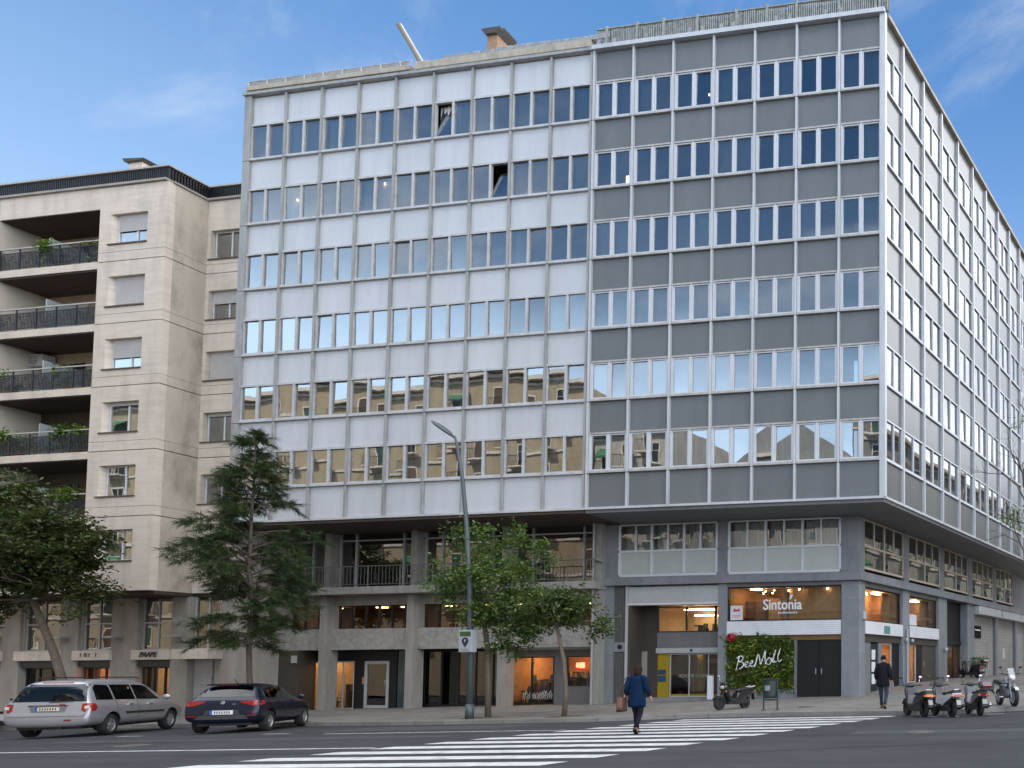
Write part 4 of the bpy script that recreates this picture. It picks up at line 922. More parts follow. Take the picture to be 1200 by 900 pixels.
# ------------------------------------------------------------------ beige apartment building
apt = thing('apartment_building', 'beige stone apartment block with deep dark balconies and small windows', 'building', (-42,0,0))
LB0, LB1, XS = -39.05, -35.2, -30.9
JT = [25.05,21.34,18.30,15.24,12.12,8.98,5.45]
WZ = [22.2-3.06*k for k in range(6)]
for k in range(6):
    zt, zb = JT[k]-.02, JT[k+1]+.02; z0 = WZ[k]; z1 = z0+1.46
    b = MB(); b.box(LB0, LB1-.002, 0, .30, zb, z0); b.box(LB0, LB1-.002, 0, .30, z1, zt); b.box(LB0, -38.40, 0, .30, z0, z1); b.box(-36.28, LB1-.002, 0, .30, z0, z1)
    b.build('wall', M_lime, apt)
    if k < 5: jm = MB(); jm.box(LB0+.01, LB1+.002, -.003, 1.6, zb+.43, zb+.45); jm.box(LB1+.003, XS, 1.597, 1.7, zb+.43, zb+.45); jm.build('joint_line', mat('dark_joint', (.20,.17,.14), .9), apt)  # second joint line, a thin strip in a darker tone
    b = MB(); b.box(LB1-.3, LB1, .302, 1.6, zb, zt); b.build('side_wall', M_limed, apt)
    b = MB(); zz0 = z0-.12; zz1 = zz0+1.45
    b.box(LB1+.002, XS, 1.60, 1.9, zb, zz0); b.box(LB1+.002, XS, 1.60, 1.9, zz1, zt); b.box(-33.30, XS, 1.60, 1.9, zz0, zz1); b.box(LB1+.002, -35.0, 1.60, 1.9, zz0, zz1)
    b.build('recessed_wall', M_lime, apt)
    for j, (xa, xb, yw, za, zc_) in enumerate(((-38.40,-36.28,.0,z0,z1),(-35.0,-33.30,1.6,zz0,zz1))):
        f = MB(); y = yw+.17
        xi = xa+.22 if j == 0 else xa+.06
        sl_ = MB(); sl_.box(xa-.10, xb+.03, yw-.05, yw-.004, za-.06, za+.0); sl_.build('sill', mat('shadow_sill', (.11,.085,.065), .85, var=.2), apt)  # sill coloured dark brown to stand for its thin shadow line
        f.box(xi, xi+.07, y, y+.07, za, zc_); f.box(xb-.06, xb, y, y+.07, za, zc_); f.box(xi+.071, xb-.061, y, y+.07, zc_-.06, zc_); f.box(xi+.071, xb-.061, y, y+.07, za, za+.06); xm = (xi+xb)/2+.15; f.box(xm-.04, xm+.04, y, y+.07, za+.061, zc_-.061)
        w = f.build('window', M_wframe, apt)
        if j == 0:
            sp = MB(); sp.prism([(xa+.002,yw+.02),(xa+.002,yw+.298),(xi,yw+.298)], za, zc_); sp.build('splayed_reveal', M_lime, w)
        g = MB(); g.quad((xi+.07,y+.03,za+.06),(xb-.06,y+.03,za+.06),(xb-.06,y+.03,zc_-.06),(xi+.07,y+.03,zc_-.06)); g.build('pane', M_pane, w, recalc=False)
        drop = {(0,0):.55,(1,0):.93,(2,0):.62,(0,1):.0,(1,1):.42,(2,1):.95,(4,0):.0,(5,0):.0}.get((k,j), .08)
        if drop: s_ = MB(); s_.box(xi+.072, xb-.062, y-.03, y-.005, zc_-.06-(zc_-za-.1)*drop, zc_-.005); s_.build('roller_blind', M_shutw, w)
        if k > 0: obj('curtain', curtain_mesh(xi+.1, xb-.1 if k % 2 else xm, za, zc_-.1, 60+k+10*j), w, loc=Vector((0,yw-.02,0))-wloc(apt))
b = MB(); b.box(LB0+.02, LB1-.01, .05, .299, 5.5, 25.0); b.build('wall_core', M_limeg, apt) if False else None
b = MB(); b.box(-60, LB1-.33, 2.6, 2.8, 5.4, 25); b.box(LB1-.32, XS, 2.6, 2.8, 5.4, 25); b.build('interior', M_inter, apt)
# balcony bays
BX0, BX1 = -45.05, LB0
for seg, (x0, x1) in enumerate(((BX0, BX1), (-52.5,-46.0))):
    b = MB(); b.box(x0-.0, x1-.002, 0, .35, 23.98, JT[0]); b.build('top_fascia', M_lime, apt)
    if True:
        b = MB(); b.box(x0-.95, x0-.002, 0, 2.2, 5.45, JT[0]); b.build('party_wall', M_cream, apt)
    for k in range(6):
        zf = [21.39,18.33,15.27,12.15,9.05,5.75][k]; zceil = [23.975,20.98,17.95,14.9,11.78,8.7][k]
        b = MB(); b.box(x0, x1-.003, 0, 1.7, zf-.35, zf); b.build('balcony_slab', M_lime, apt)
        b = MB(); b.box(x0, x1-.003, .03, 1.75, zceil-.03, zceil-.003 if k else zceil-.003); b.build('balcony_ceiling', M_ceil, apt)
        b = MB(); b.box(x0, x1-.003, 1.75, 1.9, zf, zceil); b.build('balcony_wall', M_brown if k > 2 else mat('dull_buff_wall', (.30,.25,.19), .85, var=.1), apt)  # back wall: dull buff on the upper balconies, brown below
        
        for xa_, xb_ in ((1.0,2.6),(3.9,5.2)): dw = MB(); dw.box(x0+xa_, x0+xb_, 1.70, 1.748, zf+.05, zf+2.1); dw.build('balcony_door', M_shutw if k in (1,) else M_darkglass, apt)
        rl = MB(); rl.box(x0, x1-.004, .02, .08, zf+1.06, zf+1.12); top = rl.build('handrail', M_railtop, apt)
        rl = MB(); x = x0+.05
        rl.box(x0, x1-.004, .035, .065, zf+.10, zf+.13); rl.box(x0, x1-.004, .035, .065, zf+.86, zf+.89)
        q = 0
        while x < x1-.05:
            rl.box(x-.012, x+.012, .04, .06, zf+.13, zf+.86)
            if q % 14 == 0: rl.box(x-.03, x+.03, .03, .07, zf, zf+1.06)
            else:
                dz = .25+.2*math.sin(q*.9); rl.box(x-.05, x+.05, .045, .055, zf+.25+dz, zf+.30+dz)
            x += .085; q += 1
        rl.build('balcony_railing', M_rail, apt)
        if seg == 0:
            b = MB(); b.box(-42.45, -42.38, .25, 1.6, zf, zf+1.62); b.build('balcony_screen', M_frost, apt)
            b = MB(); b.box(-40.2, -39.5, 1.2, 1.68, zf, zf+1.9); b.build('balcony_cupboard', M_cream, apt)
b = MB(); b.box(-52.5,LB1-.0,-.10,.2,JT[0],JT[0]+.10); b.box(LB1-.1,LB1+.06,.2,1.7,JT[0],JT[0]+.10); b.box(LB1+.06,XS,1.5,1.9,JT[0],JT[0]+.1); b.build('cornice', M_limeg, apt)
b = MB()
def fence_run(b, p, q, z0, z1):
    d = Vector((q[0]-p[0], q[1]-p[1])); n = max(1, int(d.length/.11)); 
    for i in range(n+1):
        x = p[0]+d.x*i/n; y = p[1]+d.y*i/n; post = i % 16 == 0
        w = .035 if post else .03
        b.box(x-w, x+w, y-w, y+w, z0, z1)
fence_run(b, (-52.5,.1), (LB1-.1,.1), JT[0]+.1, JT[0]+.72); fence_run(b, (LB1-.1,.1), (LB1-.1,1.7), JT[0]+.1, JT[0]+.72); fence_run(b, (LB1,1.7), (XS,1.7), JT[0]+.1, JT[0]+.72)
b.box(-52.5,LB1-.16,.14,.18,JT[0]+.1,JT[0]+.7); b.box(LB1-.19,LB1-.15,.14,1.74,JT[0]+.1,JT[0]+.7); b.box(LB1-.15,XS,1.74,1.78,JT[0]+.1,JT[0]+.7)
b.build('roof_fence', M_rail, apt)
b = MB(); b.box(-52.5,LB1-.0,.0,.25,JT[0]+.73,JT[0]+.80); b.box(LB1-.25,LB1,.25,1.8,JT[0]+.73,JT[0]+.80); b.box(LB1+.002,XS,1.6,1.85,JT[0]+.73,JT[0]+.80)
b.build('fence_rail', M_railtop, apt)
b = MB(); b.prism([(-52.5,.3),(LB1-.3,.3),(LB1-.3,1.85),(XS,1.85),(XS,9),(-52.5,9)], JT[0]+.3, JT[0]+.55)
b.build('roof', M_tile, apt)
b = MB(); x = -52.3
while x < LB1-.1: b.tube([(x,.03,JT[0]+.815),(x,.6,JT[0]+.83)], .05, 6); x += .30
b.build('ridge_tile', M_tile, apt)
ch = MB(); ch.box(-42.4,-41.6,3.0,4.0,25.4,28.75); c_ = ch.build('chimney', M_lime, apt); c2 = MB(); c2.slab([(-42.55,28.75),(-41.45,28.75),(-41.3,28.84),(-42.65,28.93)], 2.85, 4.1); c2.box(-42.2,-41.9,3.2,3.7,28.92,28.97); c2.build('chimney_cap', M_slate, c_)
# ground floor of the apartment block
zg = -.8
b = MB(); b.box(-60, LB1, .2, 2.2, 5.30, 5.446); b.box(LB1+.002, XS, 1.7, 2.2, 5.30, 5.446); b.build('soffit', M_ceil, apt)
OP = [(-52.3,-49.7),(-48.8,-46.3),(-45.2,-42.75),(-41.65,-39.65),(-38.15,-36.15),(-35.15,-33.35)]
edges = [-60]+[e for o in OP for e in o]+[XS]
for a, c in zip(edges[::2], edges[1::2]):
    b = MB(); b.box(a, c, 1.5 if c < -34 else 1.55, 2.4, zg, 5.298); b.build('pillar', M_limeg, apt, bevel=.015)
for k, (a, c) in enumerate(OP):
    f = MB(); y = 1.70; xm = (a+c)/2
    for x in (a+.14, xm, c-.03): f.box(x-.03, x+.03, y-.03, y+.04, 2.80, 5.25)
    f.box(a+.002, c-.002, y-.025, y+.04, 4.05, 4.11); f.box(a+.002, c-.002, y-.025, y+.04, 2.76, 2.81)
    o = f.build('tall_window', M_lgrey, apt); g = MB(); g.quad((a,y+.01,2.8),(c,y+.01,2.8),(c,y+.01,5.27),(a,y+.01,5.27)); g.build('pane', M_pane_s, o, recalc=False)
    b = MB(); b.box(a-.0, a+.10, 1.62, 2.3, 2.8, 5.29); b.build('splayed_reveal', M_limeg, o)
    ln = MB(); ln.box(a-.12, c+.12, 1.38 if k < 5 else .95, 2.2, 2.27, 2.74); ln = ln.build('lintel', M_lime, apt, bevel=.012)
    if k == 4: lettering('sign_lettering', 'PAAPE', .33, M_letterd, ln, (-37.25, 1.36, 2.51), 1.05, shear=.35, depth=.012, offset=.012)
    if k == 3: lettering('sign_lettering', '1 BY  1', .26, mat('faded_lettering', (.12,.10,.085), .7), ln, (-40.75, 1.365, 2.52), .95, depth=.008)
    if k < 5:
        aw = MB(); aw.box(a+.06, c-.02, 1.56, 1.8, 1.92, 2.265); aw.build('dark_awning_box', M_dark, apt)
        g = glazed(apt, a+.06, c-.03, 1.82, zg+.4, 1.92, 3, M_dark, M_shopglass, t=.06, name='shopfront')
        room(apt, a, c, 1.95, 4.6, zg+.3, 2.2, M_plaster if k in (3,4) else M_brown, [(a+.8,c-.6,3,3.4,2.18)] if k in (3,4) else (), M_wood)
        if k in (3,4): furnish(apt, a+.2, c-.3, 2.6, 4, zg+.3, 9, 1.7, [M_dark, M_brown, M_wooddk], 70+k)
    else:
        b = MB(); b.box(a+.06, c-.03, 1.75, 1.85, zg, 2.268); b.build('roller_shutter', M_shut, apt)
        b = MB(); b.box(-34.0,-33.94,1.68,1.748,zg,2.26); b.build('shutter_guide', M_galv, apt)
b = MB(); b.box(-40.62,-40.1,2.45,2.5,1.1,1.75); b.ball((-40.55,2.45,1.75),.1); b.ball((-40.17,2.45,1.75),.1); b.build('red_shop_light', M_redlamp, apt)
b = MB(); b.box(-60, XS, 2.9, 3.0, 2.6, 5.4); b.build('ground_floor_interior', M_inter, apt)
for x in (-42.55,-39.4,-35.9):
    b = MB(); b.box(x-.08, x+.55, 1.05, 1.4, 3.33, 3.43); b.tube([(x+.2,1.5,3.38),(x+.2,1.35,3.38)], .04, 8); b.build('wall_lamp', M_galv, apt, bevel=.02)
b = MB(); b.lathe([(.001,.0),(.2,.0),(.22,.08)], (-35.75,1.42,4.15), (0,1,0), 14); b.tube([(-35.75,1.42,4.15),(-35.5,1.3,4.1)], .05, 8); b.build('extractor_vent', M_galv, apt)

# ------------------------------------------------------------------ buildings across the street (seen mirrored in the windows)
def opposite(name, label, x0, x1, y0, y1, h, wallm, M=None, floors=6, step=3.0, balc=True, z0=-1.0, roof=None):
    t = thing(name, label, 'building', ((x0+x1)/2, y0, 0) if M is None else (M @ Vector(((x0+x1)/2, y0, 0))))
    s = 1 if y1 > y0 else -1
    b = MB(M); b.box(x0, x1, y0, y1, z0, h); b.build('wall', wallm, t)
    b = MB(M); fh = (h-4.6)/floors
    for f in range(floors+1): z = 4.3+fh*f; b.box(x0-.05, x1+.05, y0-s*.12, y0+s*.05, z-.12, z+.12)
    b.box(x0-.3, x1+.3, y0-s*.55, y0+s*.4, h, h+.4); b.build('cornice', M_lime, t)
    n = int((x1-x0)/step); wv = 1.25; n = min(n, 24); step = (x1-x0)/n if (x1-x0)/n > 3.6 else step
    wm = MB(); wm.cur = 0; wm.box(-wv/2-.12, wv/2+.12, -.06, .0, -.1, 0); wm.box(-wv/2-.12, -wv/2, -.06, .0, 0, 2.1); wm.box(wv/2, wv/2+.12, -.06, .0, 0, 2.1); wm.box(-wv/2-.12, wv/2+.12, -.06, .0, 2.1, 2.25)
    wms = []
    for mt in (M_dark, mat('green_shutter', (.03,.07,.045), .7, var=.15), mat('brown_shutter', (.10,.06,.035), .7, var=.15), M_dark):
        w2 = MB(); w2.v = list(wm.v); w2.f = [list(f) for f in wm.f]; w2.mi = list(wm.mi); w2.sm = list(wm.sm); w2.cur = 1; w2.box(-wv/2, wv/2, -.02, -.004, 0, 2.1)
        if mt is M_dark: w2.cur = 0; w2.box(-.03,.03,-.04,-.021,0,2.1); w2.box(-wv/2,wv/2,-.04,-.021,1.45,1.5)
        wms.append(w2.mesh('window', [M_lime, mt]))
    aw = MB(); aw.add([(-.9,-.05,2.2),(.9,-.05,2.2),(.9,-.95,1.35),(-.9,-.95,1.35)], [(0,1,2,3)]); aw.box(-.9,.9,-.97,-.93,1.15,1.36); awm = aw.mesh('awning', mat('green_awning', (.03,.12,.06), .8))
    bm = MB(); bm.cur = 0; bm.box(-1.2,1.2,-.85,-.03,-.28,-.12); bm.cur = 1
    for i in range(17): bm.box(-1.18+.147*i,-1.16+.147*i,-.84,-.82,-.12,.85)
    bm.box(-1.2,1.2,-.85,-.8,.85,.9); bmesh_ = bm.mesh('balcony', [M_lime, M_rail])
    rot = 0 if s > 0 else math.pi
    if M is not None: rot += PHI
    for f in range(floors):
        for i in range(n):
            p = Vector((x0+step*(i+.5)+(x1-x0-n*step)/2, y0, 4.7+fh*f))
            if M is not None: p = M @ p
            ro_ = random.Random(f*31+i*7+int(h)); obj('window', ro_.choice(wms), t, loc=p-t.location, rot=rot)
            if ro_.random() < .16: obj('awning', awm, t, loc=p-t.location, rot=rot)
            if balc and (i % 3 != 2 or f % 2): obj('balcony', bmesh_, t, loc=p-t.location, rot=rot)
    return t
M_opA = mat('ochre_stucco', (.38,.295,.19), .85, var=.16, stain=.3); M_opB = mat('buff_stucco', (.40,.36,.30), .85, var=.16, stain=.3); M_opC = mat('grey_stucco', (.22,.20,.17), .85, var=.1, stain=.2)
opposite('stone_building', 'tall ochre stucco block mirrored in the white building windows', -170, -42.5, -37, -50, 31.0, M_opA, floors=7)
opposite('stone_building', 'buff stucco block with balconies mirrored beside the ochre one', -42, -33, -37, -50, 25.5, M_opB, floors=6)
opposite('stone_building', 'low grey stucco house mirrored in the lowest grey windows', -32.5, -27, -37, -48, 12.0, M_opC, floors=2, balc=False)
op = opposite('stone_building', 'gabled cream house mirrored under the pale sky', -26.5, -15, -37, -48, 20.5, mat('cream_stucco', (.36,.33,.285), .85, var=.12, stain=.25), floors=5, balc=False)
g_ = MB(); g_.slab([(-27,20.95),(-14.5,20.95),(-20.7,25.2)], -37.2, -47.5); g_.build('roof', M_tile, op)
opposite('stone_building', 'dark grey stucco block mirrored beside the corner post', -14.5, -6, -37, -48, 27.0, M_opC, floors=7)
opposite('stone_building', 'buff stucco terrace mirrored in the side street windows', 8, 140, -22, -34, 25.5, M_opB, M=FR, floors=6)
# ------------------------------------------------------------------ vegetation
M_bark = mat('grey_bark', (.13,.105,.08), .95, var=.3, scale=6, stretch=(3,3,.6), bump=.6, bscale=25)
M_barkd = mat('dark_bark', (.11,.085,.07), .95, var=.3, scale=6, stretch=(3,3,.6), bump=.6, bscale=25)
M_leafA = leafmat('street_tree_leaf', (.040,.075,.015), (.085,.150,.026), (.19,.25,.05))
M_leafB = leafmat('darker_tree_leaf', (.030,.058,.013), (.062,.105,.020), (.14,.17,.032))
M_leafC = leafmat('olive_tree_leaf', (.024,.042,.011), (.052,.075,.016), (.15,.14,.026))
M_needle = leafmat('pine_needle', (.018,.035,.011), (.040,.066,.018), (.105,.125,.034), .15)
M_hedge = leafmat('green_wall_leaf', (.030,.058,.010), (.115,.170,.020), (.36,.36,.04))
M_plantl = leafmat('balcony_leaf', (.04,.09,.012), (.12,.21,.025), (.30,.34,.04))
def leaves_mesh(name, pts, size, m, flat=0.35, aspect=.5, seed=1, off=Vector((0,0,0)), droop=.3):
    r = np.random.default_rng(seed); n = len(pts); P = np.asarray(pts, dtype=float)-np.array(off)
    d = r.normal(size=(n,3)); d[:,2] = d[:,2]*.6-droop; d /= np.linalg.norm(d,axis=1)[:,None]
    nn = r.normal(size=(n,3)); nn[:,2] = np.abs(nn[:,2])+flat; nn -= d*np.sum(nn*d,1)[:,None]; nn /= np.linalg.norm(nn,axis=1)[:,None]
    w = np.cross(nn, d); s = size*r.uniform(.45,1.4,size=(n,1)); a = s*aspect*.5
    V = np.stack([P, P+d*s*.5+w*a+nn*s*.06, P+d*s, P+d*s*.5-w*a+nn*s*.06], 1).reshape(-1,3)
    me = bpy.data.meshes.new(name); me.vertices.add(4*n); me.vertices.foreach_set('co', V.astype(np.float32).ravel())
    me.loops.add(4*n); me.loops.foreach_set('vertex_index', np.arange(4*n, dtype=np.int32))
    me.polygons.add(n); me.polygons.foreach_set('loop_start', np.arange(0,4*n,4,dtype=np.int32)); me.polygons.foreach_set('loop_total', np.full(n,4,dtype=np.int32))
    me.materials.append(m); me.update(calc_edges=True); me.validate(); return me
def grow(m, p, d, L, r, depth, tips, rg, spread=.75, up=.15, n=3):
    pts = [p]; q = p.copy(); dd = d.copy(); k = 4
    for i in range(k):
        dd = (dd+Vector((rg.gauss(0,.13),rg.gauss(0,.13),rg.gauss(0,.08)+up*.25))).normalized(); q = q+dd*L/k; pts.append(q.copy())
    m.tube(pts, [r*(1-.12*i) for i in range(k+1)], 6 if depth > 1 else 4)
    if depth == 0: tips.append((q, dd)); tips.append((pts[2], dd)); return
    for j in range(n if rg.random() < .8 else n-1):
        a = rg.uniform(0, 2*math.pi); e = dd.orthogonal().normalized(); f = dd.cross(e)
        nd = (dd*(1-spread*.45)+(e*math.cos(a)+f*math.sin(a))*spread*rg.uniform(.6,1.1)); nd.z += up; nd.normalize()
        st = pts[-1] if j < 2 else pts[-2]
        grow(m, st, nd, L*rg.uniform(.62,.85), r*.58, depth-1, tips, rg, spread, up, n)
def broad_tree(label, trunk, rad, limbs, L, depth, leaf_m, nl, size, sig, seed, clusters=(), bark=None, extra_pts=None, group=None, up=.12, name='street_tree', cat='tree', label_=None):
    base = Vector(trunk[0]); t = thing(name, label, cat, base, group=group)
    rg = random.Random(seed); m = MB(); tips = []
    m.tube(trunk, rad, 10); top = Vector(trunk[-1]); dirn = (top-Vector(trunk[-2])).normalized()
    for (dx,dy,dz,k) in limbs: grow(m, top-dirn*.15, Vector((dx,dy,dz)).normalized(), L*k, rad[-1]*.7, depth, tips, rg, up=up)
    m.build('trunk', bark or M_bark, t, smooth=True)
    r = np.random.default_rng(seed); pts = []
    for (q, d) in tips:
        n = int(nl*r.uniform(.3,1.6)); s = sig*r.uniform(.6,1.3); pts.append(np.array(q)+r.normal(size=(n,3))*np.array([s,s,s*.75]))
    for (c, rx, ry, rz, n) in clusters:
        cn = max(4, n//38)
        for j in range(cn):
            v = r.normal(size=3); v /= np.linalg.norm(v); c0 = np.array(c)+v*np.array([rx,ry,rz])*r.uniform(.15,1.0)**.6*r.choice([.8,1.0,1.18])
            k = int(36*r.uniform(.25,1.7)); s = r.uniform(.09,.24); pts.append(c0+r.normal(size=(k,3))*np.array([s,s,s*.6]))
    pts = np.concatenate(pts)
    me = leaves_mesh('crown', pts, size, leaf_m, seed=seed, off=base); obj('crown', me, t)
    return t
gA = Vector((-12.75,-5.1,0)); gA.z = H(gA.x, gA.y)
broad_tree('leafy street tree with a tall ragged crown behind the lamp post',
    [(gA.x,gA.y,gA.z-.05),(gA.x-.03,gA.y,1.2),(gA.x-.1,gA.y+.02,2.4),(gA.x-.25,gA.y,3.3)], [.10,.085,.08,.07],
    [(-.6,.1,.8,1),(.5,.3,.8,1),(.1,-.4,1,1.1),(-.1,.2,1,1.35),(.7,-.1,.3,.9),(-.1,.1,1.2,1.6)], 1.0, 3, M_leafA, 26, .13, .16, 3,
    clusters=[((-13.8,-5.1,4.7),1.1,.9,1.1,1900),((-12.7,-5.0,3.7),1.5,1.0,.9,3300),((-13.3,-5.1,6.0),.7,.7,.85,800),((-12.9,-5.1,5.0),1.0,.8,.8,900),((-11.6,-5.1,3.2),.8,.8,.7,1300),((-12.0,-5.1,2.4),.6,.5,.40,600),((-14.6,-5.1,5.0),.5,.5,.5,500)], group='street trees along the kerb')
gB = Vector((-9.62,-5.35,0)); gB.z = H(gB.x, gB.y)
broad_tree('slender young street tree with a small crown before the bar window',
    [(gB.x,gB.y,gB.z-.05),(gB.x+.05,gB.y,.9),(gB.x-.05,gB.y,1.9),(gB.x-.3,gB.y,2.9),(gB.x-.4,gB.y,3.2)], [.085,.07,.065,.055,.05],
    [(-.8,.1,.5,.8),(.9,-.1,.35,1.0),(.2,.3,1,.9),(-.3,-.3,.8,.8)], .75, 2, M_leafB, 42, .13, .16, 8,
    clusters=[((-9.9,-5.3,3.6),.9,.7,.6,2300),((-10.9,-5.3,3.05),.7,.6,.45,1300),((-8.6,-5.3,2.95),.45,.4,.3,450)], group='street trees along the kerb')
gL = Vector((-32.3,-4.2,0)); gL.z = H(gL.x, gL.y)
broad_tree('broad olive-green street tree with a leaning trunk behind the silver car',
    [(gL.x,gL.y,gL.z-.05),(gL.x-.25,gL.y,1.2),(gL.x-.75,gL.y,2.4),(gL.x-1.5,gL.y+.05,3.6),(gL.x-2.1,gL.y+.05,4.7)], [.16,.14,.13,.12,.09],
    [(-.8,.2,.5,1),(.8,-.1,.45,.9),(.2,.4,.8,1),(-.2,-.5,.7,1.1),(-1,-.1,.2,1),(.9,.2,.15,.8)], 1.35, 3, M_leafC, 34, .17, .28, 21,
    clusters=[((-34.5,-4.2,6.6),2.4,1.6,1.2,6800),((-35.6,-4.3,8.6),1.6,1.4,1.2,4200),((-32.6,-4.2,6.3),1.2,1.0,.7,2400),((-31.3,-4.3,6.9),.6,.6,.35,500),((-36.4,-4.2,6.0),1.6,1.4,1.2,5000),((-34.0,-4.2,5.3),2.0,1.3,.5,3200),((-33.2,-4.3,7.6),1.1,1.0,.7,1500)])
# the conifer
pb = Vector((-24.0,-3.9,0)); pb.z = H(pb.x, pb.y)
tp = thing('conifer_tree', 'tall dark conifer with drooping tiered branches beside the white panels', 'tree', pb)
m = MB(); trunk = [(pb.x,pb.y,pb.z-.05),(pb.x-.25,pb.y,1.5),(pb.x-.35,pb.y,3.0),(pb.x-.15,pb.y,4.2),(pb.x-.45,pb.y,5.6),(pb.x-.45,pb.y,7.5),(pb.x-.4,pb.y,9.4),(pb.x-.38,pb.y,11.15)]
m.tube(trunk, [.095,.085,.08,.075,.065,.05,.03,.010], 9)
rg = random.Random(12); npr = np.random.default_rng(12); tw = []
def tpos(z):
    for a, b in zip(trunk, trunk[1:]):
        if z <= b[2]: k = (z-a[2])/(b[2]-a[2]); return Vector(a).lerp(Vector(b), k)
    return Vector(trunk[-1])
prof = [(2.7,1.0),(3.5,1.9),(4.5,2.45),(5.5,2.5),(6.4,2.5),(7.2,1.75),(8.0,1.5),(9.0,.9),(10.0,.5),(11.1,.15)]
z = 2.7
while z < 11.1:
    reach = lerpt(prof, z)
    for j in range(rg.choice([1,2,2,3])):
        a = rg.uniform(0, 2*math.pi); Lr = reach*rg.choice([.45,.6,.75,.9,1.05])*rg.uniform(.9,1.1); p = tpos(z+rg.uniform(-.1,.1))
        d = Vector((math.cos(a), math.sin(a), 0)); pts = []; lift = rg.uniform(.15,.5); dr = rg.uniform(.2,.55)
        for i in range(7):
            t = i/6; pts.append(p+d*Lr*t+Vector((rg.gauss(0,.04),rg.gauss(0,.04),Lr*(lift*math.sin(t*2.4)-dr*t*t*(1.0 if z < 6.5 else .35)))))
        m.tube(pts, [.032*(1-.8*i/6)+.005 for i in range(7)], 5)
        n = int(17*Lr+5)
        for q in range(n):
            t = rg.uniform(.15,1.0)**.8; i = min(5,int(t*6)); c = pts[i].lerp(pts[i+1], t*6-i)
            side = d.cross(Vector((0,0,1)))*rg.choice((-1,1)); tl = rg.uniform(.25,.75)*(1.2-t*.55)
            e = c+(d*rg.uniform(.3,.8)+side*rg.uniform(.2,1)+Vector((0,0,rg.uniform(-.55,.35))))*tl
            if rg.random() < .35: m.tube([c, e], [.007,.003], 3)
            tw.append((c, e))
    z += rg.uniform(.13,.24)
for q in range(45):
    zt = rg.uniform(9.3,11.2); c = tpos(zt); a = rg.uniform(0,6.28); Lr = lerpt(prof, zt)*rg.uniform(.4,1); tw.append((c, c+Vector((math.cos(a)*Lr,math.sin(a)*Lr,Lr*.5))))
m.build('trunk', M_barkd, tp, smooth=True)
P0 = []; D = []
for c, e in tw:
    k = int(npr.integers(17,40)); t = npr.uniform(.1,1,k)[:,None]; base = np.array(c)*(1-t)+np.array(e)*t
    ax = np.array((e-c).normalized()); dd = npr.normal(size=(k,3))*.60+ax*1.1; dd[:,2] -= .42; dd /= np.linalg.norm(dd,axis=1)[:,None]; P0.append(base); D.append(dd)
P0 = np.concatenate(P0)-np.array(pb); D = np.concatenate(D); n = len(P0)
up_ = npr.normal(size=(n,3)); wv = np.cross(D, up_); wv /= np.linalg.norm(wv,axis=1)[:,None]; ln = npr.uniform(.14,.40,(n,1)); wd = npr.uniform(.006,.012,(n,1))
V = np.stack([P0-wv*wd, P0+wv*wd, P0+D*ln], 1).reshape(-1,3)
me = bpy.data.meshes.new('crown'); me.vertices.add(3*n); me.vertices.foreach_set('co', V.astype(np.float32).ravel()); me.loops.add(3*n); me.loops.foreach_set('vertex_index', np.arange(3*n,dtype=np.int32))
me.polygons.add(n); me.polygons.foreach_set('loop_start', np.arange(0,3*n,3,dtype=np.int32)); me.polygons.foreach_set('loop_total', np.full(n,3,dtype=np.int32)); me.materials.append(M_needle); me.update(calc_edges=True); me.validate(); obj('crown', me, tp)
# nearly bare plane tree on the side street
bt = Vector((6.3,4.0,0)); bt.z = H(6.3,4.0); t = thing('bare_tree', 'nearly leafless tree reaching bare branches across the side street facade', 'tree', bt)
m = MB(); tips = []; rg = random.Random(4)
m.tube([(6.3,4,bt.z-.1),(6.25,4,3),(6.1,4,5.5),(5.8,4,7.2)], [.2,.17,.15,.12], 10)
for pts, r0 in (([(5.8,4,7.2),(5.35,4,8.6),(5.15,4.1,10.2),(5.5,4,11.6),(5.3,4,13)],.085),([(5.3,4,8.9),(4.9,4,9.7),(4.3,4,10.25),(3.5,4.1,10.35)],.04),([(6.1,4,5.6),(5.4,3.9,6.2),(4.9,3.9,7.4),(4.6,3.9,8.2)],.05),([(5.2,4.1,10.2),(4.7,4.1,11.0),(4.5,4.2,11.9)],.03),([(5.0,3.9,7.1),(4.3,3.9,7.5),(3.6,3.9,7.3)],.025),([(5.5,4,7.9),(4.6,4.1,8.2),(3.9,4.1,8.5)],.03),([(5.8,4,7.2),(6.6,4,9),(7,4,12)],.08)):
    m.tube(pts, [r0*(1-.2*i) for i in range(len(pts))], 6)
    for i in range(1, len(pts)):
        for j in range(3):
            d = (Vector(pts[i])-Vector(pts[i-1])).normalized()+Vector((rg.gauss(0,.6),rg.gauss(0,.4),rg.gauss(.1,.5))); grow(m, Vector(pts[i]), d.normalized(), rg.uniform(.35,.7), r0*.35, 1, tips, rg, spread=.8, n=3)
m.build('trunk', M_barkd, t, smooth=True)
r = np.random.default_rng(9); pts = [np.array(c)+r.normal(size=(k,3))*s for c,k,s in (((4.9,3.95,8.35),90,.18),((4.45,3.95,8.2),70,.16),((5.2,4,7.9),60,.15),((5.0,4,12.6),40,.2))]
obj('crown', leaves_mesh('crown', np.concatenate(pts), .13, M_plantl, seed=9, off=bt), t)
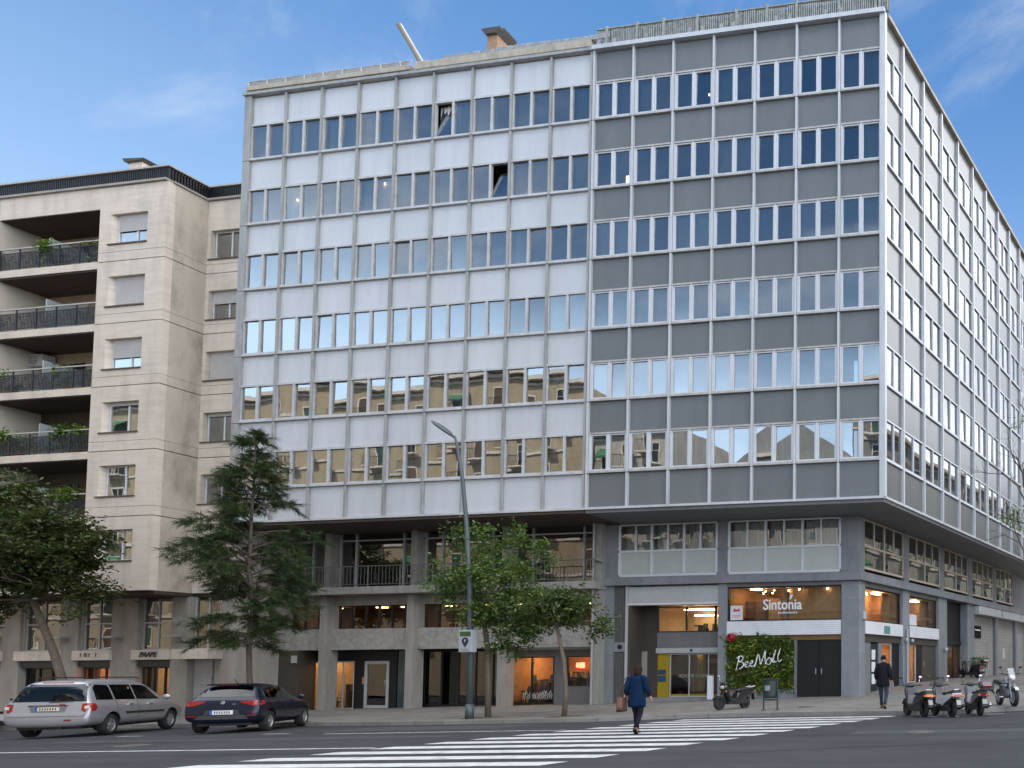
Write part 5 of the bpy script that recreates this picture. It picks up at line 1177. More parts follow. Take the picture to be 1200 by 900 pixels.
# planted wall with its script, and the lettering of the restaurant
gw = thing('green_wall', 'planted green wall panel with white script lettering beside the black doors', 'plant wall', (-6.4,2.4,.7))
r = np.random.default_rng(31); P = []
for k in range(300):
    c = np.array([r.uniform(-7.93,-4.9), 2.42+r.uniform(-.10,.1), r.uniform(.78,2.92)]); n = int(r.uniform(12,34)); P.append(c+r.normal(size=(n,3))*np.array([.12,.06,.10]))
P = np.concatenate(P); P = P[(P[:,0]>-7.97)&(P[:,0]<-4.85)&(P[:,2]>.74)&(P[:,1]<2.58)]
ex = [np.array([r.uniform(-7.9,-4.9), 2.36, r.choice([r.uniform(2.8,3.02), r.uniform(.7,.95)])])+r.normal(size=(int(r.uniform(10,40)),3))*np.array([.13,.05,.10]) for _ in range(26)]
P = np.concatenate([P]+ex)
obj('foliage', leaves_mesh('foliage', P, .17, M_hedge, seed=5, off=Vector((-6.4,2.4,.7)), flat=.1), gw)
b = MB(); b.box(-7.95,-4.86,2.5,2.58,.74,2.84); b.build('planting_panel', M_soil, gw)
b = MB()
def stroke(pts, rr=.028, n=6): 
    # smooth the pen stroke
    P_ = [Vector((x,0,z)) for x,z in pts]; out = []
    for i in range(len(P_)-1):
        p0 = P_[max(i-1,0)]; p1 = P_[i]; p2 = P_[i+1]; p3 = P_[min(i+2,len(P_)-1)]
        for k in range(5):
            t = k/5; out.append(.5*((2*p1)+(p2-p0)*t+(2*p0-5*p1+4*p2-p3)*t*t+(3*p1-p0-3*p2+p3)*t**3))
    out.append(P_[-1]); b.tube([(-7.45+v.x*.86, 2.22, 1.56+v.z*.62+v.x*.14) for v in out], [.68*rr*(.75+.5*abs(math.sin(i*.25))) for i in range(len(out))], n)
stroke([(.05,.78),(.18,.9),(.10,.4),(.02,.0)], .032); stroke([(.02,.80),(.25,.92),(.40,.78),(.30,.58),(.14,.52),(.36,.46),(.42,.22),(.22,.02),(-.02,.04)], .032)
stroke([(.52,.2),(.66,.32),(.60,.46),(.50,.34),(.52,.12),(.64,.04),(.78,.16)]); stroke([(.80,.2),(.92,.32),(.87,.45),(.78,.30),(.82,.08),(.98,.06),(1.10,.3)])
stroke([(1.02,-.06),(1.10,.3),(1.22,.86),(1.30,.4),(1.34,.08),(1.46,.5),(1.58,.92),(1.58,.4),(1.62,.02)], .034)
stroke([(1.78,.42),(1.66,.25),(1.70,.02),(1.84,-.02),(1.92,.2),(1.84,.42),(1.74,.40)]); stroke([(1.95,.42),(2.0,.1),(2.08,.06)]); stroke([(2.10,.5),(2.16,.92),(2.05,.4),(2.10,.06),(2.20,.1)]); stroke([(2.28,.4),(2.40,.95),(2.27,.4),(2.32,.05),(2.48,.14)]); stroke([(2.02,.62),(2.16,.84)], .026)
b.build('lettering', M_letter, gw, smooth=True)
sg = thing('restaurant_sign', 'white restaurant name lettering on the wide orange-lit window', 'sign', (-5.35,2.46,4.1))
lettering('lettering', 'Sintonia', .66, M_letter, sg, (-5.42,2.47,4.42), 1.80, depth=.012, offset=.010)
b = MB(); b.slab([(-5.10,4.66),(-5.02,4.66),(-4.92,4.86),(-5.02,4.86)], 2.458, 2.482); b.build('accent', M_letter, sg)
b = MB()
for k in range(11): b.box(-5.62+.083*k,-5.56+.083*k,2.46,2.475,4.03,4.03+(.07 if k%3 else .09))
b.build('small_line', mat('pale_blue_lettering', (.42,.56,.66), .5), sg)
ps = thing('window_poster', 'small white notice with a red mark in the restaurant window corner', 'poster', (-7.5,2.46,3.75))
b = MB(); b.box(-7.85,-7.28,2.46,2.475,3.78,4.42); b.build('sheet', mat('white_paper', (.6,.62,.65), .7), ps)
b = MB(); b.slab([(-7.72,4.16),(-7.42,4.16),(-7.40,4.30),(-7.58,4.24),(-7.68,4.32)], 2.452, 2.459); b.box(-7.76,-7.36,2.453,2.459,3.95,3.98); b.box(-7.76,-7.42,2.453,2.459,3.88,3.90); b.build('red_mark', mat('red_print', (.5,.04,.05), .6), ps)
ro = thing('rose_ornament', 'large dark red artificial rose fixed above the planted wall', 'ornament', (-7.7,2.3,2.95))
b = MB()
for k in range(9):
    a = k*.7; rr = .05+.016*k
    pts = [(-7.68+rr*math.cos(a+t*.5)*1.0, 2.2-.10+.012*k, 3.0+rr*math.sin(a+t*.5)) for t in range(4)]
    b.rings([[(x,y,z) for x,y,z in pts],[(-7.68+(x+7.68)*1.25,y-.06,3.0+(z-3.0)*1.25) for x,y,z in pts]], False, False)
b.ball((-7.68,2.2,3.0),.13,.1,.13); b.ball((-7.68,2.24,3.0),.2,.06,.19); b.build('petals', mat('rose_red', (.30,.012,.02), .6, var=.2), ro, smooth=True)
b = MB(); b.tube([(-7.68,2.25,2.85),(-7.72,2.3,2.65)], .015, 6); b.build('stem', DM[5], ro)

# balcony plants and the air conditioner
BP = [(-42.3,21.39,.6,420,'bushy green plant spilling over the uppermost balcony rail'),(-39.6,21.39,.25,70,'small green plant at the end of the uppermost balcony'),
      (-44.0,12.15,.6,520,'leafy shrub at the far end of the fourth balcony down'),(-40.6,12.15,.7,620,'spreading shrub against the fourth balcony screen wall'),(-44.5,15.27,.3,90,'thin plant on the third balcony below the air conditioner'),(-41.2,15.27,.3,80,'low plant with red flowers behind the third balcony rail'),
      (-41.3,9.05,.8,820,'big bright green shrub filling the lower balcony'),(-43.4,9.05,.55,420,'yellowing shrub trailing over the lower balcony rail'),(-39.9,9.05,.45,180,'dense dark shrub next to the lower balcony corner')]
for i, (x, z, h, n, lab) in enumerate(BP):
    t = thing('balcony_plant', lab, 'plant', (x, .45, z), group='potted plants on the balconies')
    b = MB(); b.lathe([(.001,0),(.14,0),(.19,.30),(.17,.30)], (x,.45,z), (0,0,1), 12); b.build('pot', mat('terracotta', (.30,.12,.06), .8), t)
    r = np.random.default_rng(100+i); P = [np.array([x,.42,z+.35+h*.5])+r.normal(size=(n,3))*np.array([h*.75,.16,h*.42])]
    for k in range(4): P.append(np.array([x+r.normal()*h*.7,.1,z+.9+r.uniform(0,h*.8)])+r.normal(size=(n//6,3))*np.array([.16,.10,.13]))
    obj('leaves', leaves_mesh('leaves', np.concatenate(P), .15, M_plantl, seed=i, off=Vector((x,.45,z))), t)
ac = thing('air_conditioner', 'white air conditioning unit on the third balcony wall', 'air conditioner', (-44.6,1.4,17.4))
b = MB(); b.box(-45.04,-44.2,1.2,1.68,17.15,17.75); b.build('casing', M_shut, ac, bevel=.02)
b = MB(); b.lathe([(.22,0),(.24,-.02),(.24,.0)], (-44.75,1.195,17.45), (0,-1,0), 18); 
for k in range(7): b.box(-44.96,-44.54,1.185,1.195,17.27+.06*k,17.28+.06*k)
b.build('grille', M_dark, ac)

# ------------------------------------------------------------------ street lamp, parking sign, bin
lp = Vector((-12.9,-5.7,0)); lp.z = H(lp.x, lp.y)
t = thing('street_lamp', 'tall grey-green lamp post with a curved arm and flat oval head', 'street lamp', lp)
M_lampm = mat('lamp_post_paint', (.075,.095,.10), .5, .2, var=.12, stain=.2)
b = MB(); b.tube([(lp.x,lp.y,lp.z),(lp.x-.02,lp.y,2.4),(lp.x-.12,lp.y,4.5),(lp.x-.3,lp.y,6.6),(lp.x-.5,lp.y,8.2),(lp.x-.78,lp.y,9.55),(lp.x-.88,lp.y,9.80)], [.10,.095,.082,.07,.058,.045,.04], 14); b.tube([(lp.x,lp.y,lp.z),(lp.x,lp.y,lp.z+.5)], [.135,.12], 14); b.build('post', M_lampm, t, smooth=True)
b = MB(); ax = Vector((-.80,-.12,.58)).normalized(); c = Vector((lp.x-.93,lp.y-.02,9.80))+ax*.46; sd_ = ax.cross(Vector((0,0,1))).normalized(); upv = sd_.cross(ax)
rs = []
for i in range(11):
    u = -1+2*i/10; w = .19*math.sqrt(max(.02,1-u**2*.96)); h = .10*math.sqrt(max(.03,1-u**2*.96)); cc_ = c+ax*u*.46
    rs.append([cc_+sd_*w*math.cos(a)+upv*(h*math.sin(a) if math.sin(a) > 0 else h*.35*math.sin(a)) for a in [2*math.pi*k/16 for k in range(16)]])
b.rings(rs); hd = b.build('lamp_head', M_lampm, t, smooth=True)
b = MB()
rs = []
for i in range(9):
    u = -.75+1.5*i/8; w = .13*math.sqrt(max(.02,1-u**2*.98/.5625*.95)); cc_ = c+ax*u*.46-upv*.034
    rs.append([cc_+sd_*w*math.cos(a)+upv*.014*math.sin(a) for a in [2*math.pi*k/14 for k in range(14)]])
b.rings(rs); b.build('lens', mat('lamp_lens', (.05,.055,.05), .25, var=.1), hd, smooth=True)
b = MB(); b.tube([(lp.x-.88,lp.y,9.76),(lp.x-.98,lp.y-.02,9.84)], .045, 10); b.build('arm', M_lampm, t)
t = thing('parking_sign', 'white parking zone sign box with green strip and dark pin mark on the lamp post', 'sign', (lp.x,lp.y-.2,2.2))
b = MB(); b.box(lp.x-.16,lp.x+.34,lp.y-.34,lp.y-.13,2.22,2.98); bx = b.build('panel', mat('sign_white', (.36,.39,.42), .45, var=.06), t, bevel=.02)
b = MB(); b.box(lp.x-.11,lp.x+.29,lp.y-.348,lp.y-.3402,2.76,2.92); b.build('green_strip', mat('sign_green', (.035,.09,.02), .5), bx)
b = MB(); n = 16; pin = [(lp.x+.09+.125*math.cos(a), 2.60+.125*math.sin(a)) for a in [R(-35+250*i/n) for i in range(n+1)]]+[(lp.x+.09,2.39)]; b.slab(pin, lp.y-.349, lp.y-.3405); b.build('pin_mark', mat('sign_navy', (.02,.018,.05), .5), bx)
lettering('lettering', 'P', .13, M_letter, bx, (lp.x+.09, lp.y-.352, 2.60), depth=.002)
b = MB(); b.box(lp.x-.06,lp.x+.24,lp.y-.348,lp.y-.3402,2.28,2.30); b.box(lp.x-.06,lp.x+.18,lp.y-.348,lp.y-.3402,2.33,2.345); b.build('text_line', M_galv, bx)
bz = H(-2.75,-4.2); t = thing('litter_bin', 'dark green litter bin on two legs at the zebra crossing', 'litter bin', (-2.75,-4.2,bz))
M_bin = mat('bin_green', (.018,.034,.034), .45, var=.12, stain=.15)
b = MB(); b.lathe([(.001,.42),(.19,.42),(.225,.50),(.235,1.0),(.245,1.04),(.225,1.04),(.22,.7)], (-2.75,-4.2,bz), (0,0,1), 20); b.build('bucket', M_bin, t, smooth=False)
for x in (-3.0,-2.5):
    b = MB(); b.tube([(x,-4.2,bz),(x,-4.2,bz+1.06)], .028, 8); b.lathe([(.001,0),(.09,0),(.085,.02)], (x,-4.2,bz), (0,0,1), 12); b.build('leg', M_bin, t)
b = MB(); b.tube([(-3.0,-4.2,bz+1.06),(-2.5,-4.2,bz+1.06)], .028, 8); b.build('crossbar', M_bin, t)
b = MB(); b.tube([(-3.0,-4.2,bz+.36),(-2.5,-4.2,bz+.36)], .02, 8); b.build('crossbar', M_bin, t)
b = MB(); b.box(-2.84,-2.66,-4.45,-4.43,bz+.68,bz+.86); b.build('sticker', M_galv, t)
t = thing('post', 'short white square post beside the glass entrance doors', 'post', (-8.62,2.2,H(-8.6,2.2)))
b = MB(); z_ = H(-8.6,2.2); b.box(-8.72,-8.52,2.1,2.3,z_,z_+1.08); b.build('shaft', M_wframe, t, bevel=.015)
b = MB(); b.box(-8.76,-8.48,2.06,2.34,z_,z_+.05); b.build('base', M_galv, t)
# planter beside the shuttered wall
pz = FR @ Vector((15.0, 1.75, 0)); zz_ = H(pz.x, pz.y); t = thing('planter', 'box planter with a clipped green shrub by the shuttered wall', 'planter', (pz.x,pz.y,zz_))
b = MB(); b.box(pz.x-.4,pz.x+.4,pz.y-.3,pz.y+.3,zz_,zz_+.55); b.build('box', M_limeg, t, bevel=.02)
r = np.random.default_rng(77); obj('leaves', leaves_mesh('leaves', np.array([pz.x,pz.y,zz_+.85])+r.uniform(-1,1,size=(900,3))*np.array([.48,.36,.33]), .10, M_leafA, seed=3, off=Vector((pz.x,pz.y,zz_))), t)
# ------------------------------------------------------------------ vehicles
M_tyre = mat('tyre_rubber', (.016,.016,.017), .85, var=.15)
M_rim = mat('alloy_rim', (.50,.51,.53), .32, .8, var=.05)
M_plast = mat('black_plastic', (.02,.02,.021), .55, var=.1)
M_carglass = glass('car_glass', (.16,.18,.19), 1.6, .85, .01)
M_redl = mat('red_tail_lamp', (.24,.008,.010), .18, var=.08, coat=.6); M_clear = mat('clear_lamp', (.55,.50,.48), .15, var=.05, coat=.6)
M_orangel = mat('orange_reflector', (.6,.16,.02), .3, var=.05)
M_plate = mat('number_plate', (.55,.52,.40), .5, var=.08); M_platew = mat('number_plate_white', (.62,.63,.64), .5, var=.06); M_plateb = mat('plate_blue', (.02,.08,.42), .5)
M_silver = mat('silver_paint', (.36,.365,.385), .32, .45, var=.03, scale=1.5, coat=.6); M_navy = mat('navy_paint', (.005,.009,.021), .25, 0, var=.05, coat=.25, spec=.35)
M_chrome = mat('chrome', (.6,.6,.62), .15, .95, var=.03)
def add_wheel(parent, pos, r, w, side, spokes=5, rim=M_rim):
    """wheel in local coords, axle along y; side=+1 outside towards +y"""
    b = MB(); prof = [(r*.66,-w/2),(r*.90,-w/2),(r*.985,-w*.38),(r,-w*.2),(r,w*.2),(r*.985,w*.38),(r*.90,w/2),(r*.66,w/2),(r*.64,0),(r*.66,-w/2)]
    b.lathe(prof, pos, (0,1,0), 28); ty = buildl(b, 'wheel', M_tyre, parent, smooth=True)
    b = MB(); p = Vector(pos); o = w*.46*side
    b.lathe([(r*.665,-w*.3*side),(r*.665,w*.40*side),(r*.60,w*.44*side),(r*.58,w*.30*side),(r*.56,-w*.3*side)], pos, (0,1,0), 28)
    for k in range(spokes):
        a = 2*math.pi*k/spokes+.3; d = Vector((math.cos(a),0,math.sin(a))); t = Vector((-d.z,0,d.x))
        q0 = p+d*r*.10; q1 = p+d*r*.60
        for (u, v) in (((q0, .055*r/.3),(q1, .032*r/.3)),):
            vs = []
            for (q, wd) in (u, v):
                for s_, oo in ((-1,o*.8),(1,o*.8),(1,o*.3),(-1,o*.3)): vs.append(q+t*wd*s_+Vector((0,oo,0)))
            b.rings([vs[:4], vs[4:]])
    b.lathe([(.001,o*.95),(r*.15,o*.9),(r*.17,o*.3)], pos, (0,1,0), 12)
    buildl(b, 'rim', rim, ty, smooth=False)
    b = MB(); b.lathe([(.001,0),(r*.56,0)], (p.x,p.y-side*w*.15,p.z), (0,1,0), 20); buildl(b, 'brake_disc', M_plast, ty)
    return ty
def car(name, label, loc, ang, st, mpaint, wheels, arch_r, windows, tail, group=None, scale=(1,1,1)):
    root = thing(name, label, 'car', loc, ang, group); root.scale = scale
    rs = []
    for (x,b_,w,belt,gb,roof,gt) in st:
        k = min(1, (roof-belt)/.35)
        half = [(0,b_),(w*.80,b_),(w*.985,b_+.10),(w,(b_+belt)*.5+.04),(w*.985,belt-.05*k-.02),(gb,belt),(gt+(gb-gt)*.16,belt+(roof-belt)*.80),(gt-.09,roof-.012),(gt*.45,roof+.012*k),(0,roof+.018*k)]
        ring = [(x,y,z) for y,z in half]+[(x,-y,z) for y,z in half[-2:0:-1]]; rs.append(ring)
    m = MB(); m.rings(rs); me = m.mesh('body', [mpaint, M_plast], smooth=True)
    o = bpy.data.objects.new('tmp', me); COL.objects.link(o); s = o.modifiers.new('s','SUBSURF'); s.levels = 2; s.render_levels = 2
    me2 = evalmesh(o); o.data = me2; o.modifiers.clear()
    cut = MB(); cut.cur = 0
    for (x, z, r, hw) in wheels:
        for s in (-1, 1): cut.lathe([(.001,0),(arch_r,0),(arch_r,.42),(.001,.42)], (x, s*hw-(.30 if s > 0 else -.30)-(0 if s > 0 else .42)+(.0), z+.02), (0,1,0), 36)
    cm = cut.mesh('cut', [M_plast]); c = bpy.data.objects.new('cut', cm); COL.objects.link(c)
    md = o.modifiers.new('b','BOOLEAN'); md.operation = 'DIFFERENCE'; md.object = c; md.solver = 'EXACT'
    try: md.material_mode = 'TRANSFER'
    except Exception: pass
    me3 = evalmesh(o); bpy.data.objects.remove(o); bpy.data.objects.remove(c); me3.name = 'body'
    body = obj('body', me3, root)
    for p in me3.polygons: p.use_smooth = True
    try: me3.set_sharp_from_angle(angle=R(38))
    except Exception: pass
    bm = bmesh.new(); bm.from_mesh(me3); tree = BVHTree.FromBMesh(bm); bm.free()
    def decal(nm, poly, view, mt, off=.006, parent=body, grid=.07, smooth=True):
        bmm = bmesh.new()
        if view == 'rear': P = [Vector((0,u,v)) for u,v in poly]; d = Vector((1,0,0)); org = Vector((-3,0,0)); ax = (1,2)
        elif view == 'front': P = [Vector((0,u,v)) for u,v in poly]; d = Vector((-1,0,0)); org = Vector((9,0,0)); ax = (1,2)
        elif view == 'left': P = [Vector((u,0,v)) for u,v in poly]; d = Vector((0,-1,0)); org = Vector((0,3,0)); ax = (0,2)
        else: P = [Vector((u,0,v)) for u,v in poly]; d = Vector((0,1,0)); org = Vector((0,-3,0)); ax = (0,2)
        f = bmm.faces.new([bmm.verts.new(p) for p in P]); 
        for a in ax:
            lo = min(p[a] for p in P); hi = max(p[a] for p in P); n = max(1, int((hi-lo)/grid))
            for i in range(1, n):
                co = Vector((0,0,0)); co[a] = lo+(hi-lo)*i/n; no = Vector((0,0,0)); no[a] = 1
                bmesh.ops.bisect_plane(bmm, geom=bmm.verts[:]+bmm.edges[:]+bmm.faces[:], plane_co=co, plane_no=no)
        last = None
        for v in bmm.verts:
            h = tree.ray_cast(v.co+org, d)
            if h[0] is None: h = tree.find_nearest(v.co+org*.25)
            v.co = h[0]+(h[1] if h[1].dot(d) < 0 else -h[1])*off
        r_ = bmesh.ops.extrude_face_region(bmm, geom=bmm.faces[:])
        for v in [g for g in r_['geom'] if isinstance(g, bmesh.types.BMVert)]: v.co += d*(off*1.6)
        bmesh.ops.recalc_face_normals(bmm, faces=bmm.faces[:])
        mm = bpy.data.meshes.new(nm); bmm.to_mesh(mm); bmm.free(); mm.materials.append(mt)
        for p in mm.polygons: p.use_smooth = False
        return obj(nm, mm, parent)
    for w in windows:
        if w[1] == 'side':
            for v in ('left','right'): decal(w[0], w[2], v, w[3], w[4])
        else: decal(w[0], w[2], w[1], w[3], w[4])
    for (nm, poly, mt, off) in tail:
        decal(nm, poly, 'rear', mt, off)
    for (x, z, r, hw) in wheels:
        for s in (-1, 1): add_wheel(root, (x, s*(hw-.115), z), r, .21, s)
    return root, body, decal
# silver people carrier
VST = [(.0,.44,.72,.60,.68,.62,.60),(.03,.38,.86,.68,.82,.70,.74),(.07,.34,.92,.80,.86,.83,.78),(.11,.33,.94,1.00,.87,1.03,.80),(.17,.32,.955,1.06,.885,1.16,.78),(.28,.31,.965,1.06,.89,1.42,.74),(.42,.31,.975,1.06,.90,1.66,.70),(.60,.30,.98,1.06,.90,1.73,.68),(1.3,.28,.985,1.05,.90,1.765,.68),(2.4,.28,.985,1.03,.90,1.76,.68),(3.1,.28,.985,1.02,.89,1.69,.66),(3.55,.28,.985,1.01,.88,1.48,.64),(4.0,.29,.98,.99,.86,1.16,.68),(4.25,.30,.97,.96,.84,1.03,.70),(4.65,.31,.94,.86,.82,.93,.66),(4.9,.34,.86,.74,.74,.80,.58),(5.0,.42,.70,.62,.60,.66,.48)]
van, vb, vdec = car('silver_car', 'silver people carrier parked nose-in with its tailgate towards the road', (-23.15,-10.0,T(-23.15)), R(120), VST, M_silver, [(1.02,.335,.335,.96),(4.05,.335,.335,.95)], .40,
  [('rear_window','rear',[(-.80,1.10),(.80,1.10),(.66,1.62),(-.66,1.62)],M_carglass,.008),
   ('side_window','side',[(.42,1.13),(1.18,1.12),(1.18,1.58),(.66,1.60),(.50,1.50)],M_carglass,.006),
   ('side_window','side',[(1.27,1.12),(2.22,1.10),(2.22,1.58),(1.27,1.59)],M_carglass,.006),
   ('side_window','side',[(2.30,1.10),(3.50,1.08),(3.12,1.50),(2.90,1.555),(2.30,1.57)],M_carglass,.006),
   ('side_moulding','side',[(1.62,.66),(3.55,.64),(3.55,.71),(1.62,.73)],M_plast,.016),
   ('door_handle','side',[(1.75,.93),(1.95,.93),(1.95,.965),(1.75,.965)],M_chrome,.03),('door_handle','side',[(2.75,.92),(2.95,.92),(2.95,.955),(2.75,.955)],M_chrome,.03),
   ('windscreen','front',[(-.72,1.12),(.72,1.12),(.56,1.58),(-.56,1.58)],M_carglass,.008)],
  [('plate_lamp_bar',[(-.30,.945),(.30,.945),(.30,.957),(-.30,.957)],M_chrome,.034),('tail_lamp',[(-.945,.80),(-.80,.78),(-.74,.84),(-.74,1.03),(-.90,1.04)],M_redl,.016),('tail_lamp',[(.945,.80),(.80,.78),(.74,.84),(.74,1.03),(.90,1.04)],M_redl,.016),
   ('bumper_step',[(-.82,.66),(.82,.66),(.84,.72),(-.84,.72)],mat('bumper_silver', (.34,.345,.36), .4, .5, var=.05),.030),
   ('number_plate',[(-.26,.82),(.26,.82),(.26,.93),(-.26,.93)],M_plate,.024),('plate_surround',[(-.38,.79),(.34,.79),(.40,.97),(-.40,.97)],mat('plate_recess', (.20,.205,.215), .4, .5),.010),
   ('tailgate_trim',[(-.42,.965),(.42,.965),(.42,.99),(-.42,.99)],M_plast,.030),
   ('bumper_reflector',[(-.55,.52),(-.40,.52),(-.40,.56),(-.55,.56)],M_redl,.014),('tail_light_strip',[(-.33,1.655),(.33,1.655),(.33,1.68),(-.33,1.68)],M_redl,.02)], scale=(.925,1,1.01))
for v_ in ('left','right'): vdec('tail_lamp', [(.13,.80),(.26,.82),(.33,.90),(.30,1.02),(.14,1.035)], v_, M_redl, .012)
for s in (-1,1):
    vdec('reverse_lamp', [(s*.90,.88),(s*.81,.87),(s*.80,.95),(s*.89,.965)], 'rear', M_clear, .026)
vdec('plate_band', [(.205,.822),(.258,.822),(.258,.928),(.205,.928)], 'rear', M_plateb, .032)
for k in range(7): vdec('plate_character', [(.16-.055*k,.842),(.135-.055*k,.842),(.135-.055*k,.908),(.16-.055*k,.908)], 'rear', M_plast, .030, grid=1)
vdec('badge', [(-.03,1.005),(.03,1.005),(.03,1.035),(-.03,1.035)], 'rear', M_chrome, .014, grid=1); vdec('badge', [(-.36,.995),(-.24,.995),(-.24,1.025),(-.36,1.025)], 'rear', M_redl, .014, grid=1)
vdec('door_gap', [(1.22,.42),(1.232,.42),(1.232,1.10),(1.22,1.10)], 'right', M_plast, .003); vdec('door_gap', [(2.25,.40),(2.262,.40),(2.262,1.08),(2.25,1.08)], 'right', M_plast, .003)
b = MB(); b.tube([(.12,.0,1.08),(.10,-.35,1.10),(.14,-.55,1.12)], .012, 6); buildl(b, 'wiper', M_plast, van)
for s in (-1,1):
    b = MB(); b.tube([(.75,s*.62,1.79),(.95,s*.62,1.83),(2.7,s*.62,1.82),(2.95,s*.60,1.77)], .018, 8); buildl(b, 'roof_rail', M_plast, van)
    b = MB(); b.ball((3.52,s*1.06,1.14),.07,.12,.085); buildl(b, 'wing_mirror', M_silver, van, smooth=True)
b = MB(); b.box(.35,.5,-.5,-.35,.30,.36); b.tube([(.05,-.3,.30),(.6,-.3,.30)], .035, 8); buildl(b, 'exhaust', M_plast, van)
b = MB(); b.box(.2,4.7,-.7,.7,.26,.34); buildl(b, 'underbody', M_plast, van)
# dark hatchback
HST = [(.0,.42,.66,.56,.60,.60,.52),(.03,.35,.80,.66,.76,.70,.68),(.07,.31,.85,.84,.80,.90,.72),(.12,.30,.87,.93,.815,1.00,.72),(.25,.29,.885,.96,.82,1.10,.68),(.42,.28,.89,.97,.82,1.25,.62),(.55,.27,.89,.97,.82,1.36,.58),(.70,.26,.89,.965,.82,1.41,.565),(1.3,.25,.89,.95,.81,1.45,.57),(2.1,.25,.89,.93,.80,1.43,.57),(2.6,.25,.89,.92,.79,1.31,.56),(3.05,.26,.885,.90,.78,1.04,.60),(3.25,.27,.88,.88,.77,.96,.62),(3.7,.28,.86,.80,.74,.86,.58),(4.05,.32,.78,.68,.66,.73,.5),(4.2,.40,.62,.56,.52,.60,.42)]
hat, hb, hdec = car('dark_car', 'dark navy hatchback parked nose-in beside the conifer', (-18.17,-9.07,T(-18.17)), R(122.5), HST, M_navy, [(.80,.31,.31,.88),(3.38,.31,.31,.88)], .365,
  [('rear_window','rear',[(-.66,1.06),(.66,1.06),(.56,1.33),(-.56,1.33)],M_carglass,.008),
   ('side_window','side',[(.62,1.05),(.92,1.02),(.92,1.28),(.78,1.26)],M_carglass,.006),
   ('side_window','side',[(1.0,1.02),(1.75,.99),(1.75,1.33),(1.0,1.30)],M_carglass,.006),('side_window','side',[(1.82,.99),(2.80,.965),(2.35,1.26),(2.1,1.33),(1.82,1.335)],M_carglass,.006),
   ('door_handle','side',[(1.25,.86),(1.42,.86),(1.42,.89),(1.25,.89)],M_navy,.03),('door_handle','side',[(2.2,.84),(2.37,.84),(2.37,.87),(2.2,.87)],M_navy,.03),
   ('windscreen','front',[(-.62,1.0),(.62,1.0),(.50,1.34),(-.50,1.34)],M_carglass,.008)],
  [('tail_lamp',[(-.86,.82),(-.68,.80),(-.40,.90),(-.40,.94),(-.84,.95)],M_redl,.016),('tail_lamp',[(.86,.82),(.68,.80),(.40,.90),(.40,.94),(.84,.95)],M_redl,.016),
   ('number_plate',[(-.26,.56),(.26,.56),(.26,.67),(-.26,.67)],M_platew,.022),('bumper_insert',[(-.62,.42),(.62,.42),(.50,.54),(-.50,.54)],mat('bumper_grey', (.06,.062,.07), .45, .3),.014),
   ('plate_recess',[(-.42,.55),(.42,.55),(.36,.69),(-.36,.69)],M_plast,.008),
   ('bumper_reflector',[(-.78,.50),(-.56,.50),(-.56,.53),(-.78,.53)],M_redl,.014),('bumper_reflector',[(.78,.50),(.56,.50),(.56,.53),(.78,.53)],M_redl,.014)], scale=(.945,1,1.05))
for v_ in ('left','right'): hdec('tail_lamp', [(.14,.82),(.34,.85),(.42,.91),(.36,.945),(.16,.945)], v_, M_redl, .012)
hdec('plate_band', [(.205,.562),(.258,.562),(.258,.668),(.205,.668)], 'rear', M_plateb, .030)
for k in range(7): hdec('plate_character', [(.16-.055*k,.582),(.135-.055*k,.582),(.135-.055*k,.648),(.16-.055*k,.648)], 'rear', M_plast, .026, grid=1)
hdec('badge', [(.05*math.cos(a), .90+.05*math.sin(a)) for a in [i*math.pi/5 for i in range(10)]], 'rear', M_chrome, .016, grid=1); hdec('badge', [(-.30,.845),(-.22,.845),(-.22,.865),(-.30,.865)], 'rear', M_chrome, .012, grid=1)
hdec('door_gap', [(1.78,.38),(1.79,.38),(1.79,.97),(1.78,.97)], 'right', mat('gap_black', (.004,.004,.004), .8), .003)
b = MB(); b.slab([(.46,1.40),(.72,1.435),(.72,1.455),(.44,1.425)], -.54, .54); buildl(b, 'roof_spoiler', M_navy, hat); b = MB(); b.box(.45,.46,-.2,.2,1.402,1.418); buildl(b, 'brake_light', M_redl, hat)
b = MB(); b.tube([(.95,0,1.45),(.72,0,1.58)], .012, 6); buildl(b, 'antenna', M_plast, hat); b = MB(); b.tube([(.28,.0,1.10),(.27,-.35,1.13)], .012, 6); buildl(b, 'wiper', M_plast, hat)
for s in (-1,1): b = MB(); b.ball((2.78,s*.95,1.0),.06,.11,.075); buildl(b, 'wing_mirror', M_navy, hat, smooth=True)
b = MB(); b.box(.2,3.9,-.62,.62,.22,.30); buildl(b, 'underbody', M_plast, hat)

